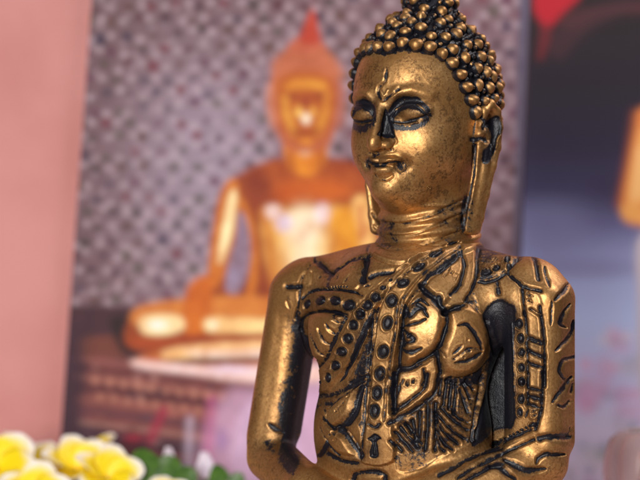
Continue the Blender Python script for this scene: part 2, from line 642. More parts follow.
# ribbed dome under the far arm band
stroke(D((72, 120), (92, 52), (150, 14), (230, 6), (300, 20), (356, 46)), 2.2, 1.6, 0.95)
stroke(D((72, 120), (108, 235), (160, 350)), 1.3, 0.9, 0.55)
for ln in (((108, 160), (150, 255), (195, 335)), ((150, 135), (190, 215), (222, 292)), ((208, 112), (232, 175), (258, 222)),
           ((258, 90), (278, 128), (292, 156)), ((286, 22), (300, 55), (322, 82)), ((128, 195), (160, 270), (180, 318))):
    stroke(D(*ln), 1.5, 1.3, 0.85, taper=True)
# gap between the two straps
region(D((532, 15), (515, 100), (470, 215), (420, 330), (350, 445), (318, 465), (395, 320), (440, 190), (495, 70)), -1.5, 1.1, edge=2, curved=False)
stroke(D((505, 150), (440, 290), (360, 440)), 1.0, -1.2, -0.9)
region(D((508, 160), (512, 395), (440, 425), (392, 452), (450, 300)), -1.0, 0.75, edge=2, curved=False)
stroke(D((385, 462), (440, 432), (500, 425)), 3.0, 1.2, 1.0)
stroke(D((545, 0), (520, 120), (512, 480)), 1.6, 1.2, 0.8)
# --- dark hollow of the collar
stroke(B((62, 242), (110, 218), (160, 208), (215, 205)), 4.2, 1.6, 0.9)
stroke(B((30, 120), (24, 190), (20, 258)), 5.0, 1.5, 1.0)
stroke(B((70, 90), (130, 130), (220, 152), (320, 145), (400, 108)), 1.4, 1.2, 0.5)
stroke(B((90, 92), (150, 118), (230, 136), (320, 128), (390, 98)), 2.2, -1.0, 0)
# --- petals, near half
stroke(B((392, 302), (450, 232), (520, 182), (600, 122), (645, 92)), 4.6, 1.8, 1.0)
stroke(B((390, 300), (440, 352), (500, 412), (542, 446)), 7.5, 2.2, 1.05)
stroke(B((528, 474), (590, 440), (645, 424)), 4.2, 1.8, 1.0)
stroke(C((140, 98), (154, 190), (122, 290), (66, 352)), 3.4, 1.7, 0.95)
stroke(C((0, 212), (50, 168), (112, 112)), 3.4, 1.4, 0.9)
for a, b in (((40, 180), (75, 150)), ((60, 230), (85, 215)), ((85, 240), (100, 225)), ((20, 250), (60, 190)), ((90, 265), (110, 230))):
    stroke(C(a, b), 1.3, 0.6, 0.6, taper=True)
stroke(C((242, 58), (236, 200), (215, 290), (165, 392)), 3.2, 2.0, 0.95)
stroke(C((-5, 372), (5, 430), (22, 472)), 4.5, 1.8, 1.0)
stroke(C((20, 470), (80, 436), (150, 420)), 3.2, 1.8, 0.95)
region(C((165, 395), (215, 330), (240, 400), (262, 470), (225, 470), (185, 425)), -1.2, 0.55, edge=3, feather=2)
# rough inlay of the round petal
for ln, w in ((((205, 120), (245, 150), (285, 188), (232, 205)), 4.5), (((212, 258), (270, 262), (335, 238)), 4.5),
              (((215, 50), (245, 20), (265, 40), (300, 5), (340, 0), (372, 48)), 4.0), (((220, 105), (300, 85), (362, 62)), 1.8),
              (((212, 165), (225, 230)), 6.0), (((240, 175), (275, 150)), 1.5), (((270, -30), (320, -60), (380, -20)), 3.0),
              (((330, -70), (300, -30), (330, -20), (365, 5)), 2.5)):
    stroke(E(*ln), w, 1.3, 1.0, taper=True)
stroke(E((492, 10), (492, 90), (468, 170), (438, 242)), 4.6, 2.4, 1.05)
stroke(E((478, 18), (520, 2), (565, -5)), 3.6, 1.8, 1.0)
stroke(E((178, 384), (262, 368), (340, 322), (428, 268)), 5.4, 2.4, 1.05)
stroke(E((300, 352), (352, 330), (400, 302)), 1.1, -1.4, -0.8)
stroke(E((425, 268), (440, 340), (455, 402)), 4.6, 2.2, 1.05)
stroke(E((345, 378), (352, 430), (340, 482)), 2.6, 1.3, 0.9)
for a, b in (((208, 470), (218, 452)), ((245, 470), (250, 455)), ((275, 460), (280, 448))):
    stroke(E(a, b), 1.4, 0.6, 0.8)
# scratched swirl of the large petal
stroke(F((42, 100), (90, 95), (132, 132), (165, 192), (186, 248)), 3.4, 1.5, 1.0, taper=True)
stroke(F((186, 246), (120, 232), (70, 262), (18, 302)), 1.5, 0.8, 0.8)
stroke(F((22, 326), (90, 316), (150, 282), (182, 262)), 3.2, 1.3, 1.0, taper=True)
for a, b in (((10, 270), (70, 215)), ((92, 190), (105, 180)), ((92, 258), (120, 250)), ((70, 290), (84, 288)), ((-60, 255), (-30, 295))):
    stroke(F(a, b), 1.6, 0.6, 0.85, taper=True)
stroke(F((232, 70), (258, 150), (284, 220), (302, 305)), 3.0, 1.6, 1.0)
region(F((-20, 425), (60, 425), (150, 405), (240, 320), (275, 300), (260, 370), (215, 480), (-20, 480)), -1.6, 0.72, edge=2.5, feather=2)
# --- near shoulder band and arm opening
region(C((252, 48), (420, 46), (520, 66), (545, 98), (495, 140), (432, 110), (330, 158), (262, 190), (246, 120)), -1.2, 0.62, edge=2, feather=1.5)
for i in range(9):
    x = 262 + i * 27
    stroke(C((x, 190 - i * 9), (x + 42, 130 - i * 6), (x + 88, 90 - i * 4)), 1.6, -0.9, -0.55)
stroke(C((262, 48), (400, 50), (500, 74), (588, 98), (620, 160), (632, 245)), 3.6, 1.8, 1.0)
region(C((255, 200), (330, 168), (420, 118), (492, 92), (470, 160), (430, 200), (380, 232), (310, 262), (255, 258)), 1.2, -1.0, edge=2)
stroke(C((248, 266), (312, 266), (390, 232), (432, 198), (505, 105)), 2.8, 1.5, 1.0)
stroke(C((258, 244), (312, 242), (380, 218), (420, 190)), 1.3, 0.8, 0.8)
beads(C, [(295, 212, 34, 20, -15), (360, 180, 25, 19, -15), (430, 130, 19), (440, 172, 14, 18)], 6.4)
stroke(C((428, 205), (490, 262), (540, 298), (645, 325)), 3.2, 1.8, 1.0)
stroke(C((365, 275), (372, 340)), 3.4, 1.4, 0.95)
VOID = C((268, 520), (290, 430), (335, 392), (380, 384), (430, 400), (478, 440), (495, 520))
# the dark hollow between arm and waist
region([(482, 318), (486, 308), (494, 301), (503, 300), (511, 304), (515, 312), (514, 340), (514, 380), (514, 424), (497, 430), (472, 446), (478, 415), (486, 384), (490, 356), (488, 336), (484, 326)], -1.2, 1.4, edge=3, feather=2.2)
stroke(F((392, 90), (402, 250), (410, 400), (412, 520)), 1.3, -0.8, -0.3)
beads(F, [(442, 90, 22, 27), (452, 182, 20, 27), (457, 273, 20, 26), (457, 368, 20, 24), (460, 460, 19, 24)], 6.4)
region([(523, 294), (534, 291), (542, 300), (544, 340), (543, 400), (540, 418), (528, 416), (527, 370), (525, 320)], 1.4, None, edge=3)
stroke(F((478, -20), (490, 100), (496, 250), (500, 480)), 2.4, 1.4, 0.95)
stroke(F((575, -20), (597, 150), (603, 300), (604, 490)), 2.4, 1.6, 1.0)
stroke(F((590, 390), (596, 490)), 4.5, 0.8, 0.9)
for a, b, w in (((500, 172), (602, 214), 2.6), ((505, 190), (598, 228), 1.0), ((500, 262), (602, 306), 3.4), ((500, 336), (602, 372), 3.2), ((520, -5), (575, 32), 1.6)):
    stroke(F(a, b), w, 1.5, 1.0)
stroke(C((525, 312), (532, 400), (540, 482)), 2.2, 1.4, 0.95)
for a, b in (((548, 345), (600, 362)), ((560, 330), (590, 400)), ((555, 380), (590, 390))):
    stroke(C(a, b), 1.2, 0.6, 0.6, taper=True)
# --- lower waist
for ln, w in ((((240, -5), (218, 85), (135, 160), (20, 245)), 3.4), (((312, -5), (292, 105), (205, 188), (80, 262), (0, 312)), 3.8)):
    stroke(H(*ln), w, 1.8, 1.0)
stroke(H((28, -5), (22, 100), (30, 232)), 6.0, 2.0, 1.05)
for a, b in (((110, 42), (116, 72)), ((145, 38), (156, 52)), ((72, 50), (52, 130)), ((60, 110), (46, 150))):
    stroke(H(a, b), 1.8, 0.7, 0.85, taper=True)
region([(398, 424), (420, 406), (437, 392), (445, 378), (462, 376), (478, 372), (484, 385), (478, 420), (474, 440), (440, 458), (420, 470), (396, 470)], -1.0, 0.34, edge=2, feather=2)
for x0, y0, x1, y1 in ((140, 290, 158, 420), (190, 235, 180, 430), (243, 190, 225, 480), (292, 180, 290, 490), (112, 320, 130, 380)):
    stroke(H((x0, y0), ((x0 + x1) / 2 + 4, (y0 + y1) / 2), (x1, y1)), 2.6, 2.2, 1.0)
for x0, y0, x1, y1 in ((300, 245, 480, 410), (302, 300, 440, 440), (304, 362, 400, 480), (306, 425, 350, 490), (330, 205, 500, 350), (400, 215, 500, 300)):
    stroke(H((x0, y0), ((x0 + x1) / 2 - 10, (y0 + y1) / 2 + 8), (x1, y1)), 2.5, 2.2, 0.95)
for x0, y0, x1, y1 in ((332, 30, 318, 120), (365, 40, 346, 190), (398, 50, 380, 215), (432, 60, 412, 245), (455, 95, 505, 240), (480, 60, 520, 150), (500, 40, 540, 90)):
    stroke(H((x0, y0), (x1, y1)), 2.5, 2.2, 0.95)
for x0, y0, x1, y1 in ((30, 365, 140, 490), (62, 335, 175, 460), (95, 312, 200, 440), (10, 420, 70, 490)):
    stroke(H((x0, y0), (x1, y1)), 3.2, 2.0, 1.05)
stroke(H((602, -5), (560, 190), (520, 425)), 1.6, 1.4, 0.9)
stroke(H((640, -5), (592, 200), (550, 405)), 2.2, 1.4, 1.0)
stroke(H((620, -5), (577, 190), (536, 415)), 2.4, -1.4, -0.6)
# leaves left of the centre strap
stroke(G((120, 105), (200, 92), (300, 52), (395, -5)), 5.0, 1.6, 0.85)
region(G((396, 18), (416, 40), (398, 130), (372, 232), (322, 292), (250, 305), (300, 240), (345, 175), (368, 85)), -2.0, 1.1, edge=2, curved=False)
stroke(G((412, 8), (330, 62), (235, 135), (185, 190)), 1.8, 1.3, 0.8)
stroke(G((180, 195), (172, 245), (205, 300), (240, 295)), 1.6, 1.2, 0.75)
stroke(G((145, 240), (185, 275), (225, 320)), 1.8, 1.3, 0.85)
stroke(G((132, 310), (180, 405), (245, 480)), 1.8, 1.3, 0.85)
stroke(G((250, 305), (310, 365), (352, 432), (395, 490)), 7.0, 2.2, 1.05)
stroke(G((300, 330), (345, 392), (372, 440)), 1.0, -1.5, -0.8)
stroke(G((118, 145), (150, 180), (172, 230)), 1.6, 1.2, 0.7)
stroke(G((165, 155), (190, 150)), 4.5, 1.2, 0.85)
stroke(G((170, 400), (150, 450), (120, 485)), 5.5, 1.6, 1.0)
region(G((408, 150), (392, 250), (370, 290), (395, 380), (410, 300)), -0.8, 0.65, edge=2, curved=False)
for a, b in (((240, 205), (262, 180)), ((262, 180), (300, 130)), ((215, 330), (235, 350)), ((225, 385), (250, 380)), ((205, 345), (215, 365)), ((255, 210), (265, 200)), ((312, 110), (330, 90))):
    stroke(G(a, b), 1.5, 0.6, 0.7, taper=True)
stroke(M((275, 384), (300, 345), (400, 335), (470, 352), (480, 390)), 5.0, 1.6, 0.9)
stroke(M((110, 215), (200, 262), (300, 280)), 4.0, 1.6, 0.95)
# --- near arm: outer face swirls and forearm creases
stroke(N((188, 158), (160, 200), (122, 242)), 4.6, 1.6, 0.95, taper=True)
stroke(N((70, 78), (95, 178)), 2.2, 1.0, 0.8, taper=True)
stroke(N((106, 245), (100, 360)), 2.2, 1.0, 0.85, taper=True)
stroke(N((198, 258), (162, 308), (148, 350), (178, 372)), 4.2, 1.6, 0.95, taper=True)
stroke(N((212, 335), (205, 392), (170, 440), (125, 485)), 4.2, 1.6, 0.95, taper=True)
stroke(O((562, 84), (522, 98), (512, 130), (528, 156)), 3.4, 1.5, 0.95)
stroke(O((552, 148), (520, 190), (488, 232)), 4.6, 1.6, 1.0, taper=True)
stroke(O((545, 228), (525, 246), (508, 240)), 2.6, 1.2, 0.85)
stroke(O((555, 172), (548, 200)), 2.4, 1.0, 0.8)
stroke(K((318, 212), (385, 206), (515, 200)), 6.4, 1.8, 0.95)
stroke(K((515, 150), (512, 200)), 2.4, 1.2, 0.8)
stroke(K((298, 372), (312, 340), (360, 316), (400, 322), (486, 315)), 4.6, 1.6, 0.95, taper=True)
stroke(K((90, 348), (160, 385), (230, 420), (352, 408)), 7.2, 2.0, 1.0, taper=True)
stroke(K((5, 388), (60, 396), (110, 440), (165, 480)), 5.6, 1.8, 1.0, taper=True)
stroke(K((-60, 372), (0, 342), (100, 296), (200, 256), (275, 222)), 2.6, 1.5, 0.95)
stroke(J((245, 352), (330, 310), (420, 252), (540, 205), (645, 172)), 3.6, 1.7, 0.95)
stroke(J((370, 372), (470, 300), (560, 262), (645, 222)), 2.8, 1.5, 0.9)
stroke(J((420, 390), (520, 332), (600, 290), (650, 285)), 4.6, 1.7, 1.0)
stroke(I((90, 452), (175, 412), (240, 386), (322, 348)), 3.6, 1.4, 0.8)
for q in np.linspace(0, 1, 9):
    (x, v), = I((105 + q * 215, 432 - q * 105)); bead(x, v, 1.3)
beads(I, [(265, 42, 20, 26), (262, 152, 20, 27), (255, 240, 16, 26), (342, 318, 22, 14), (100, 436, 18, 14)], 6.4)
stroke(I((300, -10), (303, 90), (306, 190)), 2.4, 1.5, 0.95)
stroke(I((404, -10), (396, 120), (386, 240), (352, 345)), 3.2, 1.6, 1.0)
for a, b, w in (((308, 82), (402, 104), 2.6), ((308, 136), (398, 156), 3.2), ((308, 186), (388, 214), 3.2)):
    stroke(I(a, b), w, 1.5, 1.0)
for a, b in (((330, 240), (370, 215)), ((335, 265), (365, 250)), ((290, 270), (310, 220))):
    stroke(I(a, b), 2.2, 0.9, 0.8, taper=True)
# --- far arm: black wash down the inner side
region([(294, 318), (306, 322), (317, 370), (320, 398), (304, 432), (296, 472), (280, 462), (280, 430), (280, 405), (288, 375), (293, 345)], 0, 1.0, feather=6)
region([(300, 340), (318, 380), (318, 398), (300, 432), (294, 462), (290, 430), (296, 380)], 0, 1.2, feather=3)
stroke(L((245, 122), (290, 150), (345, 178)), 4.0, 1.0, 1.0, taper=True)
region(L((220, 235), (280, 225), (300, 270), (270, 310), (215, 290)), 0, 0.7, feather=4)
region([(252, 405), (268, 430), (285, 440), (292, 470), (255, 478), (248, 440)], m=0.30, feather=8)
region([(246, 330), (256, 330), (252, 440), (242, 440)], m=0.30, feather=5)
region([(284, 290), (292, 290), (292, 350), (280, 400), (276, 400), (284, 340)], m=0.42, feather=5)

# --- face
Q = Z(345, 60, 3.43)
region(Q((122, 262), (124, 235), (138, 192), (163, 148), (200, 124), (252, 127), (290, 162), (300, 196), (275, 192), (252, 175), (222, 166), (192, 176), (172, 198), (160, 224), (166, 262), (145, 268)),
       -0.8, 1.08, edge=3, feather=1.3, curved=False)
stroke(Q((160, 194), (182, 165), (220, 149), (258, 160), (284, 188)), 0.9, -0.8, -0.62)
region(Q((163, 212), (200, 224), (250, 217), (286, 196), (284, 212), (250, 236), (205, 246), (172, 240)), 0, 0.92, feather=3)
stroke(Q((164, 208), (200, 214), (240, 206), (280, 192)), 1.9, 1.1, 1.1)
stroke(Q((172, 216), (205, 222), (248, 214)), 1.3, -0.7, -0.8)
region(Q((24, 200), (24, 175), (38, 143), (65, 131), (92, 142), (106, 170), (106, 212), (94, 196), (80, 178), (60, 168), (38, 178)), -0.6, 1.05, edge=2, feather=1.2, curved=False)
region(Q((22, 208), (60, 219), (98, 206), (98, 225), (66, 250), (30, 240)), 0, 0.85, feather=3)
stroke(Q((22, 208), (55, 214), (98, 204)), 1.8, 1.0, 1.1)
stroke(Q((30, 216), (60, 222), (88, 214)), 1.2, -0.6, -0.8)
region(Q((140, 165), (157, 205), (170, 252), (166, 268), (146, 262), (122, 262), (109, 256), (122, 236), (131, 200)), -2.4, 1.12, edge=3, feather=1.8)
stroke(Q((163, 258), (176, 280), (162, 303)), 1.5, 0.7, 0.5)
stroke(Q((84, 322), (100, 330), (130, 318), (158, 306)), 1.6, 0.8, 0.6)
stroke(Q((92, 322), (102, 326)), 1.8, 0.8, 0.8)
stroke(Q((106, 318), (130, 312), (136, 306)), 1.2, 0.7, 0.7)
stroke(Q((82, 350), (104, 360), (126, 361), (152, 352), (186, 354)), 1.9, 1.0, 1.0)
region(Q((172, 342), (200, 342), (214, 362), (204, 382), (184, 388), (168, 366)), -0.9, 0.55, feather=6)
region(Q((68, 340), (84, 338), (88, 366), (76, 374), (66, 360)), -0.4, 0.75, feather=4)
stroke(Q((104, 398), (118, 408), (140, 408), (162, 396)), 2.4, 0.9, 0.4)
region(Q((88, 340), (104, 336), (124, 338), (150, 336), (172, 348), (150, 352), (124, 356), (104, 352)), 0.5, -0.9, edge=2, feather=1.5)
region(Q((98, 368), (124, 370), (150, 362), (172, 362), (156, 386), (128, 396), (106, 388)), 0.5, -0.9, edge=2, feather=1.5)
region(Q((95, 395), (118, 410), (120, 440), (104, 425)), 0, 0.3, feather=4)
stroke(Q((142, 36), (136, 72), (116, 95), (114, 122), (128, 138), (150, 124), (186, 98)), 1.6, 1.2, 1.0)
stroke(Q((126, 108), (134, 122), (148, 104)), 1.4, -0.7, 0)
bead(*Q((288, 438))[0], 1.2)
PMAP[:] = np.where((np.abs((RX0 + np.arange(RW) / RS)[None, :] - Q((288, 438))[0][0]) < 3) & (np.abs((RV0 + np.arange(RH) / RS)[:, None] - Q((288, 438))[0][1]) < 3), PMAP * 0.3, PMAP)
# smoky wash brushed over temple and jaw
region([(396, 58), (420, 62), (446, 78), (462, 110), (470, 150), (462, 190), (448, 170), (436, 130), (430, 100), (410, 84), (396, 74)], m=0.46, feather=11)
region([(352, 76), (372, 62), (392, 62), (384, 90), (366, 94), (352, 100)], m=0.38, feather=8)
region([(354, 130), (366, 140), (362, 165), (370, 190), (362, 185), (354, 160)], m=0.40, feather=7)
region([(392, 160), (440, 150), (460, 195), (420, 210), (392, 205)], m=0.40, feather=11)
# neck folds
stroke([(372, 214), (382, 222), (402, 224), (430, 216), (462, 200)], 1.8, 0.9, 0.5)
stroke([(374, 226), (390, 236), (420, 232), (462, 214)], 1.7, 0.9, 0.42)
stroke([(372, 240), (390, 249), (420, 246), (464, 230)], 1.7, 0.9, 0.42)
region([(380, 216), (396, 226), (398, 246), (380, 250), (372, 240)], 0, 0.45, m=0.4, feather=5)
region([(436, 205), (464, 200), (464, 240), (440, 244)], 0, 0.3, m=0.40, feather=6)
# near ear
U = Z(440, 110, 3.69)
region(U((172, 50), (200, 22), (222, 28), (228, 60), (214, 110), (200, 160), (180, 196), (156, 192), (160, 150), (182, 130), (190, 95)), -2.2, 1.15, edge=2.5, feather=1.2)
stroke(U((150, 25), (170, 48), (160, 66)), 4.0, 1.4, 1.0)
stroke(U((120, 110), (160, 106), (170, 112)), 4.0, 1.4, 1.0)
stroke(U((216, 95), (205, 140)), 2.0, -1.0, -0.7)
stroke(U((128, 130), (124, 240), (105, 330), (82, 440)), 2.4, 1.2, 1.0)
stroke(U((95, 320), (84, 380), (84, 450)), 3.2, 1.0, 0.95)
region(U((104, 330), (122, 330), (122, 440), (100, 450)), 0, 0.45, feather=2)

# general wear
def blur(m, r):
    r = int(r * RS)
    for ax in (0, 1):
        for _ in range(2):
            pad = [(0, 0), (0, 0)]; pad[ax] = (r + 1, r)
            c = np.cumsum(np.pad(m, pad, mode='edge'), axis=ax)
            n = m.shape[ax]
            m = (np.take(c, np.arange(2 * r + 1, 2 * r + 1 + n), ax) - np.take(c, np.arange(0, n), ax)) / (2 * r + 1)
    return m


MMAP = np.maximum(MMAP, 0.78 * np.clip(blur(PMAP.astype(np.float64), 3.2), 0, 0.75))
WASH = np.clip(1.45 * blur(PMAP.astype(np.float64), 5.0) + 0.45 * blur(np.clip(MMAP - 0.25, 0, 1).astype(np.float64), 3), 0, 0.9).astype(f32)
HMAP += ((vnoise(HMAP.shape, 14 * RS, 3) - 0.5) * 0.6 + (vnoise(HMAP.shape, 3.2 * RS, 4) - 0.5) * 0.14).astype(f32)
MMAP = np.maximum(MMAP, 0.02 + 0.26 * vnoise(MMAP.shape, 22 * RS, 5).astype(f32))
PMAP *= (0.74 + 0.42 * vnoise(PMAP.shape, 6 * RS, 31)).astype(f32)
PMAP += ((vnoise(PMAP.shape, 1.6 * RS, 6) - 0.5) * 0.35 * smooth(0.02, 0.3, PMAP)).astype(f32)


WARP1 = vnoise(HMAP.shape, 5 * RS, 21).astype(f32)
WARP2 = vnoise(HMAP.shape, 5 * RS, 22).astype(f32)


def sample(img, x, v):
    a = np.clip((x - RX0) * RS, 0, RW - 1.001); b = np.clip((v - RV0) * RS, 0, RH - 1.001)
    i = a.astype(int); j = b.astype(int); fa = a - i; fb = b - j
    return ((img[j, i] * (1 - fa) + img[j, i + 1] * fa) * (1 - fb) + (img[j + 1, i] * (1 - fa) + img[j + 1, i + 1] * fa) * fb)


def carve(V, Q, amount=1.0):
    """press the front carving into a finished body, along its normals"""
    N = vnormals(V, Q)
    eye = np.array([320.0, -CAM_D, 240.0])
    to = eye - V
    to /= np.linalg.norm(to, axis=1)[:, None]
    fc = (N * to).sum(1)
    x, v = view_uv(V)
    w = smooth(0.02, 0.38, fc) * ((x > RX0) & (x < 599) & (v > RV0) & (v < 499))
    w2 = smooth(-0.05, 0.15, fc) * ((x > RX0) & (x < 599) & (v > RV0) & (v < 499))
    wx = x + 0.8 * (sample(WARP1, x, v) - 0.5); v = v + 0.8 * (sample(WARP2, x, v) - 0.5); x = wx
    V = V + N * (sample(HMAP, x, v) * w * amount)[:, None]
    return V, sample(PMAP, x, v) * w2, np.where(w2 > 0, sample(MMAP, x, v), 0.2), np.where(w2 > 0, sample(WASH, x, v), 0.15)


# ---------------------------------------------------------------- the statuette
HF = Frame(427.0, 10.0, 35.0)      # head
BF = Frame(418.0, 0.0, 27.0)       # body


def head_parts(X, Dd, Vv):
    P = HF.to_local(X, Dd, Vv)
    au = (np.abs(P[0]), P[1], P[2])
    skull = ell(P, (0, 2, 97), (69, 80, 84))
    bun = cap(P, (0, -5, 34), (0, -7, -30), 34, 11)
    face = smin(skull, ell(P, (0, 15, 143), (58, 69, 68)), 14)
    face = smin(face, ell(P, (0, 50, 187), (25, 27, 25)), 22)
    face = smin(face, ell(au, (32, 42, 146), (20, 25, 26)), 18)          # cheeks
    # eye sockets, brow ridge, eyes
    face = smax(face, -ell(au, (27, 90, 112), (22, 20, 16)), 7)
    face = smin(face, chain(au, [(7, 80, 108, 2.5), (16, 82, 97, 2), (30, 75, 94, 1.6), (44, 62, 99, 1)]), 9)
    face = smin(face, ell(au, (27, 65, 115), (19, 14, 11)), 3)
    # nose
    nose = smin(cap(P, (0, 79, 98), (0, 95.5, 142), 4.2, 5.8), ell(au, (8, 82, 147.5), (6.4, 9.5, 6)), 4)
    nose = smin(nose, ell(P, (0, 94.5, 146.5), (6.4, 8.2, 7.2)), 3)
    face = smin(face, nose, 4)
    # mouth
    face = smax(face, -ell(au, (23, 80, 166), (7, 9, 6)), 6)
    lips = smin(ell(au, (8, 78, 162.5), (12.5, 10.5, 5)), ell(P, (0, 78.5, 171.5), (12.5, 10.5, 6)), 1.5)
    face = smin(face, lips, 3)
    face = smin(face, ell(P, (0, 72, 188), (15, 12, 12)), 10)
    head = smin(face, bun, 9)
    neck = smin(cap(P, (0, -2, 195), (0, -4, 250), 49, 49), cap(P, (0, -4, 256), (0, -4, 280), 54, 62), 8)
    # rings of the neck
    neck = neck - f32(1.6) * np.cos((P[2] + P[1] * f32(-0.16) - 226) * f32(2 * math.pi / 13.5)).astype(f32) * ((P[2] > 205) & (P[2] < 256))
    head = smin(head, neck, 7)
    rim = chain(au, [(71, 12, 128, 3.5), (72, 8, 113, 4.5), (72, -3, 106, 5), (73, -13, 113, 5), (73, -17, 128, 5), (72, -15, 148, 5),
                     (70, -9, 167, 5), (65, -4, 195, 5), (60, -2, 218, 5), (57, 0, 229, 6)], 3)
    front = chain(au, [(68, 9, 134, 4.5), (66, 9, 150, 3.6), (62, 12, 185, 3.6), (57, 13, 212, 4), (54, 12, 229, 5)], 2)
    plate = ell(au, (66, -5, 132), (6, 18, 28))
    lobe = chain(au, [(70, 0, 150, 6), (64, 3, 185, 6.5), (58, 6, 215, 7), (56, 6, 228, 7)], 3)
    ear = smin(smin(rim, front, 4), smin(plate, lobe, 6), 4)
    return head, ear, P


def head_sdf(X, Dd, Vv):
    h, e, _ = head_parts(X, Dd, Vv)
    return smin(h, e, 3)


def finger_set(side, u0, f0, v0):
    out = []
    for i, (ln, dv) in enumerate(((34, -3), (39, -1), (37, 2), (30, 5))):
        f = f0 + 8 - i * 6
        out.append([(side * (-u0), f, v0 + dv, 6.2), (side * (-u0 + 0.55 * ln), f + 4, v0 + dv + 1, 5.6), (side * (-u0 + ln), f - 1, v0 + dv + 5, 4.6)])
    out.append([(side * (-u0 - 14), f0 + 4, v0 - 9, 6.5), (side * (-u0 + 4), f0 + 9, v0 - 13, 5.6), (side * (-u0 + 16), f0 + 8, v0 - 12, 4.8)])
    return out


def body_parts(X, Dd, Vv):
    P = BF.to_local(X, Dd, Vv)
    chest = ell(P, (0, 30, 328), (100, 64, 84))
    waist = ell(P, (-2, 34, 430), (93, 60, 98))
    torso = smin(chest, waist, 26)
    sh = cap(P, (-119, 2, 296), (119, 4, 297), 39, 41)
    trap = ell(P, (-4, -4, 276), (104, 42, 37))
    sh = smin(sh, trap, 18)
    torso = smin(torso, sh, 20)
    torso = smin(torso, rbox(P, (96, -6, 380), (34, 9, 84), 6), 8)      # robe hanging behind the near arm
    near = rbox(P, (134.5, 10, 366), (29.5, 32, 86), 17)
    far = rbox(P, (-142.9, 13, 364), (26, 27, 94), 22, (-0.155, 0.05))
    near_fore = chain(P, [(136, 14, 455, 28), (62, 76, 484, 25), (14, 100, 498, 19)], 6)
    far_fore = chain(P, [(-156, 20, 462, 25), (-82, 82, 487, 23), (-14, 106, 503, 18)], 6)
    nh = smin(ell(P, (-4, 106, 499), (32, 24, 13)), chain(P, [(14, 100, 498, 17), (-8, 106, 499, 13)]), 6)
    fh = smin(ell(P, (6, 110, 514), (32, 24, 12)), chain(P, [(-14, 106, 506, 17), (10, 110, 513, 12)]), 6)
    for ch in finger_set(1, 18, 112, 499):
        nh = smin(nh, chain(P, [(p[0] * 1 - 14 if False else -p[0] - 14, p[1], p[2], p[3]) for p in ch], 1.5), 2)
    for ch in finger_set(1, 18, 116, 514):
        fh = smin(fh, chain(P, [(p[0] + 14, p[1], p[2], p[3]) for p in ch], 1.5), 2)
    legs = smin(chain(P, [(60, 10, 540, 44), (165, 70, 556, 40), (120, 110, 562, 34), (-30, 132, 556, 26)], 10),
                chain(P, [(-60, 10, 540, 44), (-165, 70, 556, 40), (-110, 112, 562, 34), (30, 120, 564, 26)], 10), 8)
    legs = smin(legs, ell(P, (0, 10, 545), (130, 80, 46)), 14)
    legs = smax(legs, P[2] - f32(597), 4)
    return torso, near, far, near_fore, far_fore, nh, fh, legs, P


def body_sdf(X, Dd, Vv):
    torso, near, far, nf, ff, nh, fh, legs, P = body_parts(X, Dd, Vv)
    a = smin(smin(near, nf, 10), nh, 7)
    b = smin(smin(far, ff, 10), fh, 7)
    d = smin(torso, a, 9)
    d = smin(d, b, 9)
    return smin(d, legs, 8)


def build_surface(fn, lo, hi, h, it, sub_limit):
    Fd = dense_field(fn, lo, hi, h)
    V, Qd = surface_nets(Fd, lo, h)
    del Fd
    V = laplace(V, Qd, it)
    N = vnormals(V, Qd)
    # outward check against the field
    k = rng.integers(0, len(V), 500)
    p = V[k] + N[k] * 2
    if (fn(*[p[:, i].astype(f32) for i in range(3)]) < 0).mean() > 0.5:
        Qd = Qd[:, ::-1].copy(); N = -N
    eye = np.array([320.0, -CAM_D, 240.0]) - V
    fc = (N * eye).sum(1) / np.linalg.norm(eye, axis=1)
    vis = (fc > -0.1) & (V[:, 2] < sub_limit)
    sel = vis[Qd].any(1)
    V, Qd, _ = subdivide(V, Qd, sel)
    V = laplace(V, Qd, 2)
    return V, Qd


root_p = W(np.array([418.0, -20.0, V_TABLE]))
statue = thing('buddha_statuette', 'antique gold and black seated Buddha statuette, sharp in the foreground before the posters',
               'statuette', tuple(root_p))

# --- head
HV, HQ = build_surface(head_sdf, (330.0, -115.0, -48.0), (522.0, 115.0, 292.0), 0.8, 3, 290)
hd, he, HP = head_parts(*[HV[:, i].astype(f32) for i in range(3)])
HX_PHI = [0, 15, 35, 45, 52, 60, 68, 76, 86, 95, 110, 180]
HX_V = [57, 54, 57, 63, 70, 85, 102, 119, 138, 150, 168, 178]


def hair_edge(u, f):
    return np.interp(np.degrees(np.arctan2(np.abs(u), f)), HX_PHI, HX_V)


is_hair = (HP[2] < hair_edge(HP[0], HP[1])) & (he > 1.0)
is_ear = (he < hd - 0.2) & ~is_hair
HV2, Hpat, Hmot, Hwash = carve(HV, HQ, 1.0)
# under the curls the scalp stays smooth and black
HV = np.where(is_hair[:, None], HV, HV2)
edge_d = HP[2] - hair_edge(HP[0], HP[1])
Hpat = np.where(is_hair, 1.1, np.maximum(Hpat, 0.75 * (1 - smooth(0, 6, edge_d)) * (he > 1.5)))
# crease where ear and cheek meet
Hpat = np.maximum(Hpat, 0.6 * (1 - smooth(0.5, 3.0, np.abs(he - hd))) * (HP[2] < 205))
HN = vnormals(HV, HQ)
Hat = {'patina': Hpat, 'mottle': Hmot, 'wash': Hwash}
q0 = HQ[:, 0]
flip = np.array([1, 1, -1.0])


def put(name, V, Qd, N, sel, att, parent):
    v, q, n, a = split_mesh(V, Qd, N, sel, att)
    return mesh_from(name, W(v), q[:, ::-1], GILT, parent, True, a, n * flip)


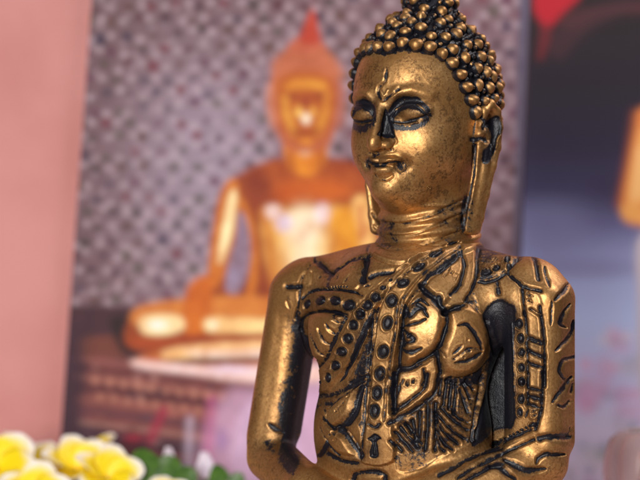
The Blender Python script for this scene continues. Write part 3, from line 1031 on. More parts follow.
f_hair = is_hair[HQ].all(1)
f_ear_near = is_ear[q0] & (HP[0][q0] > 0) & ~f_hair
f_ear_far = is_ear[q0] & (HP[0][q0] <= 0) & ~f_hair
head_o = put('head', HV, HQ, HN, ~(f_hair | f_ear_near | f_ear_far), Hat, statue)
put('ear', HV, HQ, HN, f_ear_near, Hat, head_o)
put('ear', HV, HQ, HN, f_ear_far, Hat, head_o)

# --- hair: snail curls packed over the scalp, one mesh
hv = HV[is_hair]; hn = HN[is_hair]; hl = [HP[i][is_hair] for i in range(3)]
phi = np.degrees(np.arctan2(hl[0], hl[1])); gap = hair_edge(hl[0], hl[1]) - hl[2]
chosen = []
row = np.where(np.abs(gap - 4.5) < 1.2)[0]
row = row[np.argsort(phi[row])]
last = None
for i in row:
    if last is None or np.linalg.norm(hv[i] - hv[last]) > 13.0:
        chosen.append(i); last = i
cand = np.where(gap > 8)[0]
cand = rng.permutation(cand)[:14000]
dmin = np.full(len(cand), 1e9)
for i in chosen:
    dmin = np.minimum(dmin, np.linalg.norm(hv[cand] - hv[i], axis=1))
while True:
    j = int(np.argmax(dmin))
    if dmin[j] < 13.0:
        break
    i = cand[j]; chosen.append(i)
    dmin = np.minimum(dmin, np.linalg.norm(hv[cand] - hv[i], axis=1))
n_big = len(chosen)
while True:
    j = int(np.argmax(dmin))
    if dmin[j] < 7.4:
        break
    i = cand[j]; chosen.append(i)
    dmin = np.minimum(dmin, np.linalg.norm(hv[cand] - hv[i], axis=1))
bm = bmesh.new()
bmesh.ops.create_icosphere(bm, subdivisions=3, radius=1)
SV = np.array([v.co[:] for v in bm.verts]); ST = np.array([[v.index for v in f.verts] for f in bm.faces])
bm.free()
cv, ct, cp, cm, cw = [], [], [], [], []
n_row = len(row)
for kx, i in enumerate(chosen):
    n = hn[i] / np.linalg.norm(hn[i])
    t = np.cross(n, [0, 0, 1.0]); t /= np.linalg.norm(t) + 1e-9
    b = np.cross(n, t)
    big = 1.12 if gap[i] < 7 else 1.0
    big *= 1.0 - 0.12 * smooth(40, 0, hv[i][2])
    small = kx >= n_big
    if small:
        big *= 0.44
    ang = rng.uniform(0, 6.28)
    r1, r2, r3 = 6.5 * big * rng.uniform(0.88, 1.14), 6.4 * big * rng.uniform(0.86, 1.16), 6.5 * big * rng.uniform(0.88, 1.12)
    a_, b_, c_ = SV[:, 0], SV[:, 1], SV[:, 2]
    wob = 1 + 0.07 * np.sin(3 * np.arctan2(b_, a_) + ang * 3) * (1 - c_ ** 2) + 0.05 * np.sin(5 * c_ + ang)
    lx = (a_ * math.cos(ang) - b_ * math.sin(ang)) * r1 * wob * (1 - 0.16 * c_)
    ly = (a_ * math.sin(ang) + b_ * math.cos(ang)) * r2 * wob * (1 - 0.16 * c_)
    lz = c_ * r3 + 2.2
    # a coil line pressed in the side of the curl
    coil = np.exp(-((c_ - 0.45 - 0.18 * np.sin(np.arctan2(b_, a_) + ang)) / 0.10) ** 2)
    sq = 1 - 0.05 * coil
    p = hv[i] + (lx * sq)[:, None] * t + (ly * sq)[:, None] * b + lz[:, None] * n
    cv.append(p); ct.append(ST + len(SV) * kx)
    dirty = rng.uniform(-0.08, 0.20) + (0.6 if small else 0)
    cw.append(np.full(len(SV), 0.24) + 0.5 * (1 - smooth(0.2, 0.85, c_)))
    cp.append(np.clip(1.05 * (1 - smooth(0.0, 0.62, c_ + rng.uniform(-0.1, 0.1))) + 0.10 * coil + dirty, 0, 1.2)); cm.append(np.full(len(SV), 0.26))
CV = np.concatenate(cv); CT = np.concatenate(ct)
sv, sq_, sn, sa = split_mesh(HV, HQ, HN, f_hair, Hat)
tri = np.concatenate([sq_[:, [0, 1, 2]], sq_[:, [0, 2, 3]]])
hair_V = np.concatenate([sv, CV]); hair_T = np.concatenate([tri[:, ::-1], CT + len(sv)])
e0 = CV[ST[0][1]] - CV[ST[0][0]]; e1 = CV[ST[0][2]] - CV[ST[0][0]]
# world winding of the curls: outwards
wv = W(CV[:len(SV)]); tnorm = np.cross(wv[ST[0][1]] - wv[ST[0][0]], wv[ST[0][2]] - wv[ST[0][0]])
if np.dot(tnorm, wv[ST[0]].mean(0) - wv.mean(0)) < 0:
    hair_T[len(tri):] = hair_T[len(tri):, ::-1]
hair_o = mesh_from('curled_hair', W(hair_V), hair_T, GILT, head_o, True,
                   {'patina': np.concatenate([sa['patina'], np.concatenate(cp)]), 'mottle': np.concatenate([sa['mottle'], np.concatenate(cm)]), 'wash': np.concatenate([sa['wash'], np.concatenate(cw)])})

# --- body
BV, BQ = build_surface(body_sdf, (180.0, -215.0, 236.0), (650.0, 150.0, 602.0), 1.05, 4, 492)
bp_ = body_parts(*[BV[:, i].astype(f32) for i in range(3)])
BP = bp_[8]
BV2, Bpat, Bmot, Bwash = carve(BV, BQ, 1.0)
torso_d = np.minimum(bp_[0], 1e9)
dn = np.minimum(bp_[1], bp_[3]); df = np.minimum(bp_[2], bp_[4])
lab = np.zeros(len(BV), int)
chest_d = np.minimum(ell(BP, (0, 30, 328), (100, 64, 84)), ell(BP, (-2, 34, 430), (93, 60, 98)))
lab[(dn < torso_d) | ((BP[0] > 106) & (BP[2] < 320))] = 1
lab[(df < torso_d) | ((BP[0] < -112) & (BP[2] < 320))] = 2
m = np.minimum(np.minimum(dn, df), torso_d)
lab[(bp_[5] < m) & (bp_[5] <= bp_[6])] = 3
lab[(bp_[6] < m) & (bp_[6] < bp_[5])] = 4
lab[bp_[7] < np.minimum(m, np.minimum(bp_[5], bp_[6]))] = 5
# the hanging robe behind the arm is washed black
slab = rbox(BP, (96, -6, 380), (34, 9, 84), 6)
BV = BV2
xs, vs_ = view_uv(BV)


def inside(poly, x, v):
    P = spline(poly, True, 5)
    out = np.zeros(len(x), bool)
    n = len(P)
    for i in range(n):
        ax, av = P[i]; bx, bv = P[(i + 1) % n]
        if av == bv:
            continue
        c = (av > v) != (bv > v)
        out ^= c & (x < ax + (v - av) * (bx - ax) / (bv - av))
    return out


BN = vnormals(BV, BQ)
front = BN[:, 1] < 0.1
sash = ((inside(STRAP_A, xs, vs_) | inside(STRAP_B, xs, vs_)) & front & (lab == 0))
Bat = {'patina': Bpat, 'mottle': Bmot, 'wash': Bwash}
b0 = BQ[:, 0]
fs = sash[b0]
torso_o = put('torso', BV, BQ, BN, (lab[b0] == 0) & ~fs, Bat, statue)
sash_o = put('beaded_sash', BV, BQ, BN, fs, Bat, torso_o)
arm_n = put('arm', BV, BQ, BN, lab[b0] == 1, Bat, statue)
arm_f = put('arm', BV, BQ, BN, lab[b0] == 2, Bat, statue)
arm_n['label'] = 'arm sleeved in carved swirls and beads'
arm_f['label'] = 'smooth bare arm with black wash along its inner side'
for o_, l_ in ((arm_n, 3), (arm_f, 4)):
    if (lab[b0] == l_).any():
        put('hand', BV, BQ, BN, lab[b0] == l_, Bat, o_)
put('crossed_legs', BV, BQ, BN, lab[b0] == 5, Bat, statue)


# ---------------------------------------------------------------- printed posters
def paint_canvas(x0, v0, x1, v1, s):
    w, h = int((x1 - x0) * s), int((v1 - v0) * s)
    gx = (x0 + np.arange(w) / s)[None, :]; gv = (v0 + np.arange(h) / s)[:, None]
    return np.zeros((h, w, 3)), gx, gv


class Canvas:
    def __init__(self, x0, v0, x1, v1, s):
        self.x0, self.v0, self.s = x0, v0, s
        self.img, self.gx, self.gv = paint_canvas(x0, v0, x1, v1, s)

    def fill(self, c):
        self.img[:] = lin(c)

    def blend(self, k, c):
        c = lin(c) if np.ndim(c) == 1 else c
        self.img = self.img * (1 - k[..., None]) + c * k[..., None]

    def grad(self, stops, axis='v'):
        g = self.gv if axis == 'v' else self.gx
        xs = [s[0] for s in stops]
        cc = np.stack([np.interp(g, xs, [lin(s[1])[i] for s in stops]) for i in range(3)], -1)
        self.img[:] = np.broadcast_to(cc, self.img.shape)

    def part(self, xs, vs, pad):
        h, w = self.img.shape[:2]
        i0 = max(0, int((min(xs) - pad - self.x0) * self.s)); i1 = min(w, int((max(xs) + pad - self.x0) * self.s) + 2)
        j0 = max(0, int((min(vs) - pad - self.v0) * self.s)); j1 = min(h, int((max(vs) + pad - self.v0) * self.s) + 2)
        if i1 <= i0 or j1 <= j0:
            return None
        return slice(j0, j1), slice(i0, i1), self.gx[:, i0:i1], self.gv[j0:j1]

    def mixin(self, w, k, c):
        k = k[..., None]
        self.img[w[0], w[1]] = self.img[w[0], w[1]] * (1 - k) + lin(c) * k

    def poly(self, pts, c, feather=2.0, a=1.0, curved=True):
        P = spline(pts, True, 5) if curved else np.array(pts, float)
        w = self.part(P[:, 0], P[:, 1], feather + 2)
        if w:
            self.mixin(w, a * (1 - smooth(-feather, feather, poly_sd(P, w[2], w[3]))), c)

    def line(self, pts, c, width, feather=1.5, a=1.0):
        P = spline(pts)
        w = self.part(P[:, 0], P[:, 1], width + feather + 2)
        if w:
            self.mixin(w, a * (1 - smooth(width / 2 - feather, width / 2 + feather, seg_dist(P, w[2], w[3]))), c)

    def blob(self, x, v, rx, rv, c, a=1.0):
        w = self.part([x], [v], max(rx, rv) * 1.3)
        if w:
            d = np.sqrt(((w[2] - x) / rx) ** 2 + ((w[3] - v) / rv) ** 2)
            self.mixin(w, a * (1 - smooth(0.3, 1.15, d)), c)

    def soften(self, r):
        for ax in (0, 1):
            for _ in range(3):
                m = self.img; pad = [(0, 0)] * 3; pad[ax] = (r + 1, r)
                q = np.cumsum(np.pad(m, pad, mode='edge'), axis=ax); n = m.shape[ax]
                self.img = (np.take(q, np.arange(2 * r + 1, 2 * r + 1 + n), ax) - np.take(q, np.arange(0, n), ax)) / (2 * r + 1)

    def look(self, x, v):
        h, w = self.img.shape[:2]
        a = np.clip((x - self.x0) * self.s, 0, w - 1.001); b = np.clip((v - self.v0) * self.s, 0, h - 1.001)
        i = a.astype(int); j = b.astype(int); fa = (a - i)[..., None]; fb = (b - j)[..., None]
        m = self.img
        return (m[j, i] * (1 - fa) + m[j, i + 1] * fa) * (1 - fb) + (m[j + 1, i] * (1 - fa) + m[j + 1, i + 1] * fa) * fb


def paint_temple():
    c = Canvas(30, -60, 545, 560, 1.0)
    gx, gv = c.gx, c.gv
    c.fill((146, 118, 128))
    # pattern light: paler towards the middle, browner at the top and left
    k = np.exp(-(((gx - 215) / 85) ** 2 + ((gv - 165) / 105) ** 2))
    c.blend(k * 0.65, (182, 166, 186))
    k = (1 - smooth(75, 190, gx + 0.10 * gv)) * 0.8
    c.blend(np.broadcast_to(k, c.img.shape[:2]), (108, 76, 84))
    k = (1 - smooth(-30, 110, gv + 0 * gx)) * 0.75
    c.blend(k, (120, 92, 98))
    k = smooth(440, 540, gx + 0 * gv) * 0.35
    c.blend(k, (140, 112, 130))
    r = np.random.default_rng(11)
    # flower wallpaper: a slanted lattice of small blossoms
    base = c.img.copy()
    cols_ = [(86, 34, 48), (74, 40, 58), (124, 40, 56), (64, 52, 52), (96, 62, 52), (84, 78, 62), (104, 50, 78), (60, 46, 74)]
    for i in range(-3, 24):
        for j in range(-4, 28):
            x = 44 + i * 25.5 + (j % 2) * 12.7 + j * 0.9 + r.normal(0, 2.0)
            v = -50 + j * 14.6 - i * 0.6 + r.normal(0, 1.9)
            if x > 540 or v > 320 or x < 30:
                continue
            rr = r.uniform(5.0, 7.8)
            c.blob(x, v, rr, rr * r.uniform(0.85, 1.15), cols_[r.integers(len(cols_))], r.uniform(0.55, 1.0))
            c.blob(x + 12.7 + r.normal(0, 2), v + r.normal(0, 2), 5.5, 4.5, (214, 192, 202), 0.6)
            c.blob(x + r.normal(0, 7), v + 7 + r.normal(0, 2), 4, 4, (198, 174, 186), 0.5)
            for q in range(3):
                c.blob(x + r.uniform(-11, 11), v + r.uniform(-9, 9), 2.6, 2.6, cols_[r.integers(len(cols_))], 0.3)
    # the print is paler near the middle
    k = np.exp(-(((gx - 215) / 75) ** 2 + ((gv - 185) / 95) ** 2))
    c.blend(k * 0.12, (190, 180, 206))
    # the wall's base and the pedestal
    c.poly([(20, 308), (60, 306), (128, 306), (150, 318), (150, 345), (320, 352), (560, 352), (560, 570), (20, 570)], (74, 40, 52), 3, curved=False)
    c.poly([(78, 340), (128, 336), (128, 356), (84, 362)], (122, 64, 52), 4)
    c.poly([(110, 320), (135, 318), (138, 352), (122, 352)], (42, 18, 24), 5)
    c.poly([(96, 358), (150, 362), (300, 384), (300, 440), (180, 440), (84, 420), (84, 385)], (134, 72, 70), 6)
    for q, cc, w in ((0, (172, 104, 96), 3.5), (9, (96, 40, 48), 4), (18, (178, 112, 98), 4), (29, (84, 36, 48), 6), (40, (172, 104, 92), 4), (52, (92, 50, 66), 6),
                     (64, (196, 146, 132), 3), (74, (86, 58, 74), 6), (86, (160, 92, 92), 3), (96, (74, 42, 60), 6)):
        c.line([(72 + q * 0.1, 358 + q), (160, 368 + q), (262, 384 + q * 0.98)], cc, w, 2.0, 0.75)
    for i in range(11):
        x = 96 + i * 14
        c.blob(x, 380 + i * 1.9, 6, 5, (214, 146, 122), 0.75)
        c.blob(x + 4, 397 + i * 1.9, 6, 5, (206, 136, 112), 0.7)
        c.blob(x + 7, 388 + i * 1.9, 4, 5, (74, 26, 36), 0.7)
    for i in range(60):
        x, v = r.uniform(92, 262), r.uniform(362, 445)
        c.blob(x, v + (x - 92) * 0.10, r.uniform(3, 10), r.uniform(2, 4.5), [(196, 120, 104), (70, 28, 38), (112, 50, 56), (214, 160, 146), (90, 66, 84)][r.integers(5)], r.uniform(0.25, 0.7))
    c.poly([(50, 312), (80, 330), (84, 380), (78, 440), (70, 480), (30, 480), (30, 312)], (66, 36, 52), 9, 0.9)
    c.poly([(225, 395), (262, 388), (420, 388), (420, 570), (190, 570), (200, 450)], (196, 154, 182), 10, 0.95)
    c.poly([(250, 400), (330, 400), (330, 480), (236, 480)], (212, 180, 212), 8, 0.8)
    c.line([(150, 440), (164, 410)], (176, 44, 74), 9, 3, 0.8)
    c.blob(133, 438, 13, 6, (176, 40, 66), 0.85)
    c.line([(212, 400), (210, 430), (206, 470)], (206, 96, 156), 10, 5, 0.5)
    c.line([(190, 420), (188, 470)], (220, 200, 222), 8, 4, 0.6)
    c.blob(222, 440, 8, 14, (160, 120, 190), 0.5)
    c.poly([(300, 360), (560, 352), (560, 570), (300, 570)], (206, 166, 196), 8, 0.8, curved=False)
    c.img *= 0.82 + 0.18 * smooth(350, 420, gv + 0 * gx)[..., None] * smooth(180, 240, gx + 0 * gv)[..., None]
    fig_before = c.img.copy()
    # the seated golden figure
    body = [(236, 176), (262, 163), (284, 158), (330, 158), (356, 163), (382, 178), (392, 210), (398, 262), (410, 300), (470, 318), (474, 352), (380, 362),
            (250, 356), (136, 350), (128, 322), (150, 306), (190, 300), (206, 282), (211, 240), (218, 200)]
    c.poly(body, (150, 64, 22), 4)
    c.poly([(262, 165), (300, 160), (350, 165), (372, 182), (366, 202), (330, 206), (285, 206), (258, 210), (246, 190)], (176, 80, 24), 9, 0.7)
    c.poly([(244, 178), (262, 170), (270, 190), (258, 212), (248, 200)], (136, 52, 26), 6, 0.8)
    c.poly([(280, 184), (330, 180), (350, 192), (320, 202), (284, 202)], (206, 96, 18), 8, 0.8)
    # left arm of the picture
    c.poly([(222, 190), (234, 178), (240, 196), (236, 230), (226, 272), (214, 288), (208, 276), (214, 232)], (204, 112, 34), 3)
    c.poly([(229, 196), (235, 190), (236, 204), (231, 236), (222, 262), (218, 258), (223, 226)], (255, 228, 168), 3)
    c.poly([(240, 200), (247, 206), (254, 226), (258, 250), (256, 288), (246, 300), (250, 262), (246, 230)], (208, 118, 34), 3)
    c.poly([(238, 214), (244, 214), (250, 236), (250, 262), (240, 292), (226, 290), (228, 262), (236, 236)], (150, 128, 150), 2.5)
    for i in range(16):
        c.blob(232 + r.uniform(0, 16), 222 + i * 4.4, 3, 3, (88, 40, 56), 0.5)
    # chest lights
    c.poly([(262, 214), (276, 206), (300, 212), (332, 205), (345, 214), (340, 260), (320, 300), (284, 300), (266, 262)], (226, 160, 74), 6)
    c.blob(304, 246, 27, 50, (252, 220, 160), 0.95)
    c.blob(304, 228, 22, 26, (255, 238, 206), 0.9)
    c.blob(306, 270, 18, 30, (255, 240, 206), 0.8)
    c.blob(273, 212, 11, 10, (244, 226, 230), 0.7)
    c.blob(284, 223, 11, 12, (226, 212, 240), 0.8)
    c.blob(322, 214, 11, 14, (244, 226, 236), 0.7)
    c.line([(262, 212), (270, 240), (274, 290)], (196, 112, 36), 7, 3, 0.8)
    c.line([(342, 216), (334, 250), (334, 296)], (204, 124, 30), 6, 3, 0.7)
    c.poly([(330, 218), (352, 206), (360, 236), (352, 300), (330, 300), (338, 250)], (232, 156, 36), 5)
    c.poly([(352, 204), (366, 196), (374, 232), (376, 290), (362, 300), (360, 240)], (244, 190, 110), 4)
    c.line([(361, 206), (363, 240)], (196, 70, 30), 4, 2, 0.8)
    # lap
    c.poly([(140, 306), (220, 296), (300, 300), (300, 318), (220, 322), (140, 326)], (214, 128, 52), 4)
    c.poly([(188, 286), (212, 278), (206, 330), (184, 332)], (206, 104, 24), 4)
    c.poly([(140, 318), (162, 314), (182, 318), (182, 330), (160, 336), (142, 332)], (255, 220, 160), 3.5)
    c.blob(158, 325, 14, 6, (255, 246, 224), 0.9)
    c.poly([(207, 318), (240, 318), (300, 322), (300, 334), (240, 334), (208, 332)], (255, 212, 140), 3.5)
    c.blob(213, 325, 8, 6, (255, 240, 205), 0.8)
    c.poly([(130, 338), (190, 336), (300, 334), (300, 342), (190, 346), (140, 350)], (164, 66, 22), 3)
    c.poly([(160, 352), (200, 344), (300, 340), (300, 352), (200, 358), (164, 360)], (255, 206, 140), 3)
    c.poly([(186, 352), (240, 350), (300, 346), (300, 354), (220, 358)], (255, 228, 210), 3)
    c.poly([(140, 356), (160, 352), (164, 362), (200, 364), (300, 360), (300, 366), (200, 370), (140, 364)], (196, 100, 40), 3)
    c.poly([(136, 360), (200, 366), (262, 366), (340, 366), (340, 380), (252, 382), (190, 374), (140, 368)], (250, 214, 206), 4)
    c.blob(230, 370, 30, 6, (244, 226, 250), 0.8)
    # neck, head, flame
    c.poly([(286, 140), (324, 140), (324, 166), (306, 176), (288, 166)], (222, 130, 28), 3)
    c.blob(305, 149, 9, 8, (255, 236, 200), 0.95)
    c.line([(290, 150), (292, 168)], (170, 84, 22), 6, 2, 0.7)
    c.line([(322, 150), (320, 168)], (170, 84, 22), 6, 2, 0.7)
    c.poly([(279, 64), (290, 47), (304, 41), (322, 47), (334, 64), (340, 84), (339, 112), (332, 140), (320, 152), (292, 152), (280, 140), (270, 112), (270, 84)], (186, 96, 54), 4)
    c.poly([(279, 78), (300, 72), (326, 76), (335, 96), (331, 122), (320, 138), (306, 146), (292, 138), (282, 122), (277, 96)], (188, 96, 28), 3)
    c.poly([(287, 83), (304, 79), (323, 83), (326, 89), (304, 88), (287, 90)], (234, 160, 52), 3.5, 0.85)
    c.line([(285, 98), (287, 114), (294, 132)], (236, 170, 62), 6.5, 3.2, 0.7)
    c.line([(327, 96), (325, 112), (318, 131)], (232, 162, 56), 7, 3.4, 0.7)
    c.blob(294, 97, 8, 4.5, (150, 62, 24), 0.9)
    c.blob(318, 96, 8, 4.5, (150, 62, 24), 0.9)
    c.blob(306, 101, 6, 9, (150, 56, 30), 0.85)
    c.blob(299, 112, 5, 7, (248, 196, 92), 0.85)
    c.blob(313, 112, 5, 7, (240, 178, 76), 0.8)
    c.blob(306, 119, 6, 7, (255, 236, 206), 0.95)
    c.line([(293, 131), (306, 134), (319, 130)], (154, 62, 20), 5, 2, 0.85)
    c.blob(306, 141, 8, 5, (222, 138, 44), 0.8)
    c.poly([(272, 62), (290, 48), (306, 44), (324, 48), (340, 64), (344, 78), (326, 72), (304, 68), (286, 72), (274, 80)], (190, 104, 70), 5, 0.9)
    c.poly([(288, 48), (296, 38), (304, 36), (316, 38), (326, 48), (306, 54)], (192, 98, 68), 4)
    c.poly([(300, 42), (306, 20), (313, 8), (317, 22), (320, 42)], (186, 62, 40), 2.5)
    c.line([(313, 2), (312, -20)], (120, 54, 58), 4, 2, 0.8)
    c.poly([(266, 88), (272, 84), (276, 120), (272, 130), (266, 112)], (206, 130, 100), 3, 0.6)
    c.poly([(340, 88), (346, 84), (346, 116), (340, 130), (336, 118)], (186, 106, 86), 3, 0.6)
    figure = np.abs(c.img - fig_before).sum(-1) > 0.03
    # the print of the figure is grainy and uneven
    fk = figure[..., None] * 1.0
    nz = vnoise(c.img.shape[:2], 7, 61) - 0.5; nz2 = vnoise(c.img.shape[:2], 16, 62) - 0.5
    c.img = c.img * (1 + fk * (nz * 0.35 + nz2 * 0.45)[..., None] * np.array([0.5, 1.0, 1.3]))
    nz = vnoise(c.img.shape[:2], 10, 63) - 0.5
    c.img = np.clip(c.img * (1 + (1 - fk) * nz[..., None] * 0.22), 0, 1)
    # border of the print
    c.poly([(521, -70), (560, -70), (560, 570), (505, 570)], (88, 82, 104), 3, 0.95, curved=False)
    c.soften(1)
    return c, figure


def paint_evening():
    c = Canvas(490, -60, 760, 560, 1.0)
    c.grad([(-60, (26, 12, 18)), (20, (26, 16, 24)), (90, (27, 20, 36)), (150, (36, 31, 58)), (190, (58, 55, 90)), (225, (98, 98, 140)),
            (262, (154, 162, 210)), (320, (186, 204, 248)), (380, (204, 210, 252)), (440, (228, 224, 255)), (560, (232, 224, 250))])
    gx, gv = c.gx, c.gv
    c.blob(545, 232, 60, 40, (128, 130, 172), 0.55)
    c.blob(640, 190, 60, 30, (44, 34, 60), 0.6)
    c.blob(590, 268, 80, 14, (120, 116, 156), 0.5)
    c.poly([(560, 20), (600, 6), (760, -4), (760, 16), (620, 14), (575, 30)], (86, 40, 44), 4, 0.6)
    c.poly([(548, 40), (580, 14), (620, 0), (640, 4), (590, 30), (560, 60)], (66, 34, 44), 4, 0.6)
    c.poly([(530, -60), (584, -60), (580, -2), (562, 14), (551, 27), (543, 27), (534, 12)], (176, 18, 38), 2.5, curved=False)
    c.poly([(541, 24), (552, 24), (549, 42), (543, 60), (537, 60), (539, 42)], (116, 28, 36), 3, 0.75, curved=False)
    r = np.random.default_rng(5)
    for i in range(70):
        x, v = r.uniform(560, 680), r.uniform(330, 500)
        cc = [(214, 150, 198), (228, 176, 214), (160, 176, 206), (226, 214, 232), (150, 160, 190), (178, 190, 178)][r.integers(6)]
        c.blob(x, v, r.uniform(6, 17), r.uniform(5, 13), cc, r.uniform(0.3, 0.75))
    c.blob(586, 395, 14, 24, (218, 160, 206), 0.7)
    c.blob(604, 372, 14, 22, (216, 162, 204), 0.5)
    c.blob(632, 368, 20, 14, (200, 200, 226), 0.7)
    before = c.img.copy()
    c.poly([(642, 108), (634, 130), (626, 170), (620, 204), (624, 220), (640, 226), (690, 230), (690, 108)], (226, 134, 66), 3)
    c.poly([(638, 140), (646, 130), (650, 190), (634, 206), (628, 196)], (246, 182, 104), 4)
    c.line([(634, 112), (626, 160), (617, 206)], (150, 70, 40), 6, 3, 0.6)
    c.line([(640, 150), (636, 196)], (255, 214, 150), 4, 2.5, 0.7)
    c.poly([(622, 206), (640, 206), (650, 222), (626, 220)], (240, 170, 90), 3)
    c.poly([(640, 236), (690, 234), (690, 400), (644, 400), (638, 300)], (206, 196, 204), 4)
    fig = np.abs(c.img - before).sum(-1) > 0.04
    c.soften(2)
    return c, fig


PRINT = print_material('printed_paper')
PAPER = plain_material('paper_edge', (0.75, 0.73, 0.7), (0.68, 0.66, 0.64), 60)


def poster(canvas, figmask, corners, d, name, label, cat, fig_name):
    """a printed sheet: corners (picture places) top-left, top-right, bottom-right, bottom-left"""
    nx = int(max(abs(corners[1][0] - corners[0][0]), 10) / 1.3); ny = int((corners[3][1] - corners[0][1]) / 1.3)
    s = np.linspace(0, 1, nx)[None, :, None]; t = np.linspace(0, 1, ny)[:, None, None]
    c = np.array(corners, float)
    uv = (c[0] * (1 - s) + c[1] * s) * (1 - t) + (c[3] * (1 - s) + c[2] * s) * t
    x, v = uv[..., 0].ravel(), uv[..., 1].ravel()
    rgb = canvas.look(x, v)
    k = (CAM_D + d) / CAM_D
    P = np.stack([320 + (x - 320) * k, np.full(len(x), float(d)), 240 + (v - 240) * k], -1)
    idx = np.arange(nx * ny).reshape(ny, nx)
    Qd = np.stack([idx[:-1, :-1], idx[1:, :-1], idx[1:, 1:], idx[:-1, 1:]], -1).reshape(-1, 4)
    hx = np.clip(((x - canvas.x0) * canvas.s).astype(int), 0, figmask.shape[1] - 1)
    hy = np.clip(((v - canvas.v0) * canvas.s).astype(int), 0, figmask.shape[0] - 1)
    fm = figmask[hy, hx]
    root = thing(name, label, cat, tuple(W(np.array([P[:, 0].mean(), d, P[:, 2].max()]))))
    fsel = fm[Qd].sum(1) >= 2

    def sub(nm, sel):
        q = Qd[sel]; used = np.unique(q); re = np.full(len(P), -1); re[used] = np.arange(len(used))
        return mesh_from(nm, W(P[used]), re[q], PRINT, root, True, None, None, rgb[used])
    sub('printed_sheet', ~fsel)
    sub(fig_name, fsel)
    # the board behind the print
    cc = P.reshape(ny, nx, 3)[[0, 0, -1, -1], [0, -1, -1, 0]]
    f = cc.copy(); f[:, 1] += 1.2
    bk = cc.copy(); bk[:, 1] += 5.0
    Vb = np.concatenate([f, bk])
    mesh_from('backing_board', W(Vb), np.array([[0, 1, 2, 3], [7, 6, 5, 4], [0, 4, 5, 1], [1, 5, 6, 2], [2, 6, 7, 3], [3, 7, 4, 0]]), PAPER, root, False)
    return root


POSTER_D = 740.0
cv1, fg1 = paint_temple()
poster(cv1, fg1, [(94.5, -40), (531, -40), (509, 545), (53, 545)], POSTER_D, 'temple_poster',
       'printed poster of a seated golden Buddha before flowered wallpaper, behind the statuette', 'poster', 'printed_golden_figure')
cv2, fg2 = paint_evening()
poster(cv2, fg2, [(532.5, -40), (735, -40), (735, 545), (510.5, 545)], POSTER_D + 7, 'evening_poster',
       'dark printed poster with red shape and orange arm fading to lilac blossoms, at the right', 'poster', 'printed_orange_arm')

# ---------------------------------------------------------------- wall and table
WALL = plain_material('pink_plaster', lin((212, 150, 146)), lin((200, 136, 131)), 16, 0.85, 0.15, 0.05)
wd = POSTER_D + 16
wall_w = [(-500, wd, -900), (1300, wd, -900), (1300, wd, V_TABLE), (-500, wd, V_TABLE), (-500, wd + 60, -900), (1300, wd + 60, -900), (1300, wd + 60, V_TABLE), (-500, wd + 60, V_TABLE)]
BOXQ = np.array([[3, 2, 1, 0], [4, 5, 6, 7], [0, 1, 5, 4], [1, 2, 6, 5], [2, 3, 7, 6], [3, 0, 4, 7]])
wall_o = mesh_from('pink_wall', W(np.array(wall_w, float)), BOXQ, WALL, None, False)
wall_o['label'] = 'smooth salmon pink wall behind both posters'
wall_o['category'] = 'wall'
TABLE = plain_material('table_wood', (0.50, 0.36, 0.33), (0.42, 0.29, 0.27), 14, 0.45, 0.4)
tt = [(-500, -500, V_TABLE), (1300, -500, V_TABLE), (1300, wd + 60, V_TABLE), (-500, wd + 60, V_TABLE), (-500, -500, V_TABLE + 60), (1300, -500, V_TABLE + 60), (1300, wd + 60, V_TABLE + 60), (-500, wd + 60, V_TABLE + 60)]
table_o = mesh_from('table_top', W(np.array(tt, float)), BOXQ[:, ::-1], TABLE, None, False)
table_o['kind'] = 'structure'

# ---------------------------------------------------------------- frangipani flowers
def petal_material():
    k = NT('frangipani_petal')
    k.obj_coord()
    a = k.n('ShaderNodeAttribute', attribute_name='along').outputs['Fac']
    n = k.noise(500, 3)
    f = k.ramp(k.math('ADD', a, k.math('MULTIPLY', k.math('SUBTRACT', n, 0.5), 0.12)), 0.66, 1.04)
    c = k.mix(f, tuple(lin((250, 222, 20))), tuple(lin((250, 246, 236))))
    c = k.mix(k.ramp(a, 0.30, 0.05), c, tuple(lin((236, 176, 4))))
    p = k.n('ShaderNodeBsdfPrincipled')
    k.l(c, p.inputs['Base Color'])
    p.inputs['Roughness'].default_value = 0.5
    p.inputs['Subsurface Weight'].default_value = 0.25
    p.inputs['Subsurface Radius'].default_value = (0.003, 0.003, 0.002)
    p.inputs['Subsurface Scale'].default_value = 0.5
    k.l(p.outputs['BSDF'], k.out.inputs['Surface'])
    return k.m


def leaf_material(name, c0, c1):
    k = NT(name)
    k.obj_coord()
    n = k.noise(300, 3)
    p = k.n('ShaderNodeBsdfPrincipled')
    k.l(k.mix(k.ramp(n, 0.3, 0.7), c0, c1), p.inputs['Base Color'])
    p.inputs['Roughness'].default_value = 0.38
    k.l(p.outputs['BSDF'], k.out.inputs['Surface'])
    return k.m


PETAL = petal_material()
LEAF = leaf_material('glossy_leaf', (0.035, 0.10, 0.012), (0.08, 0.17, 0.025))
STEM = leaf_material('flower_stem', (0.10, 0.16, 0.04), (0.14, 0.2, 0.06))


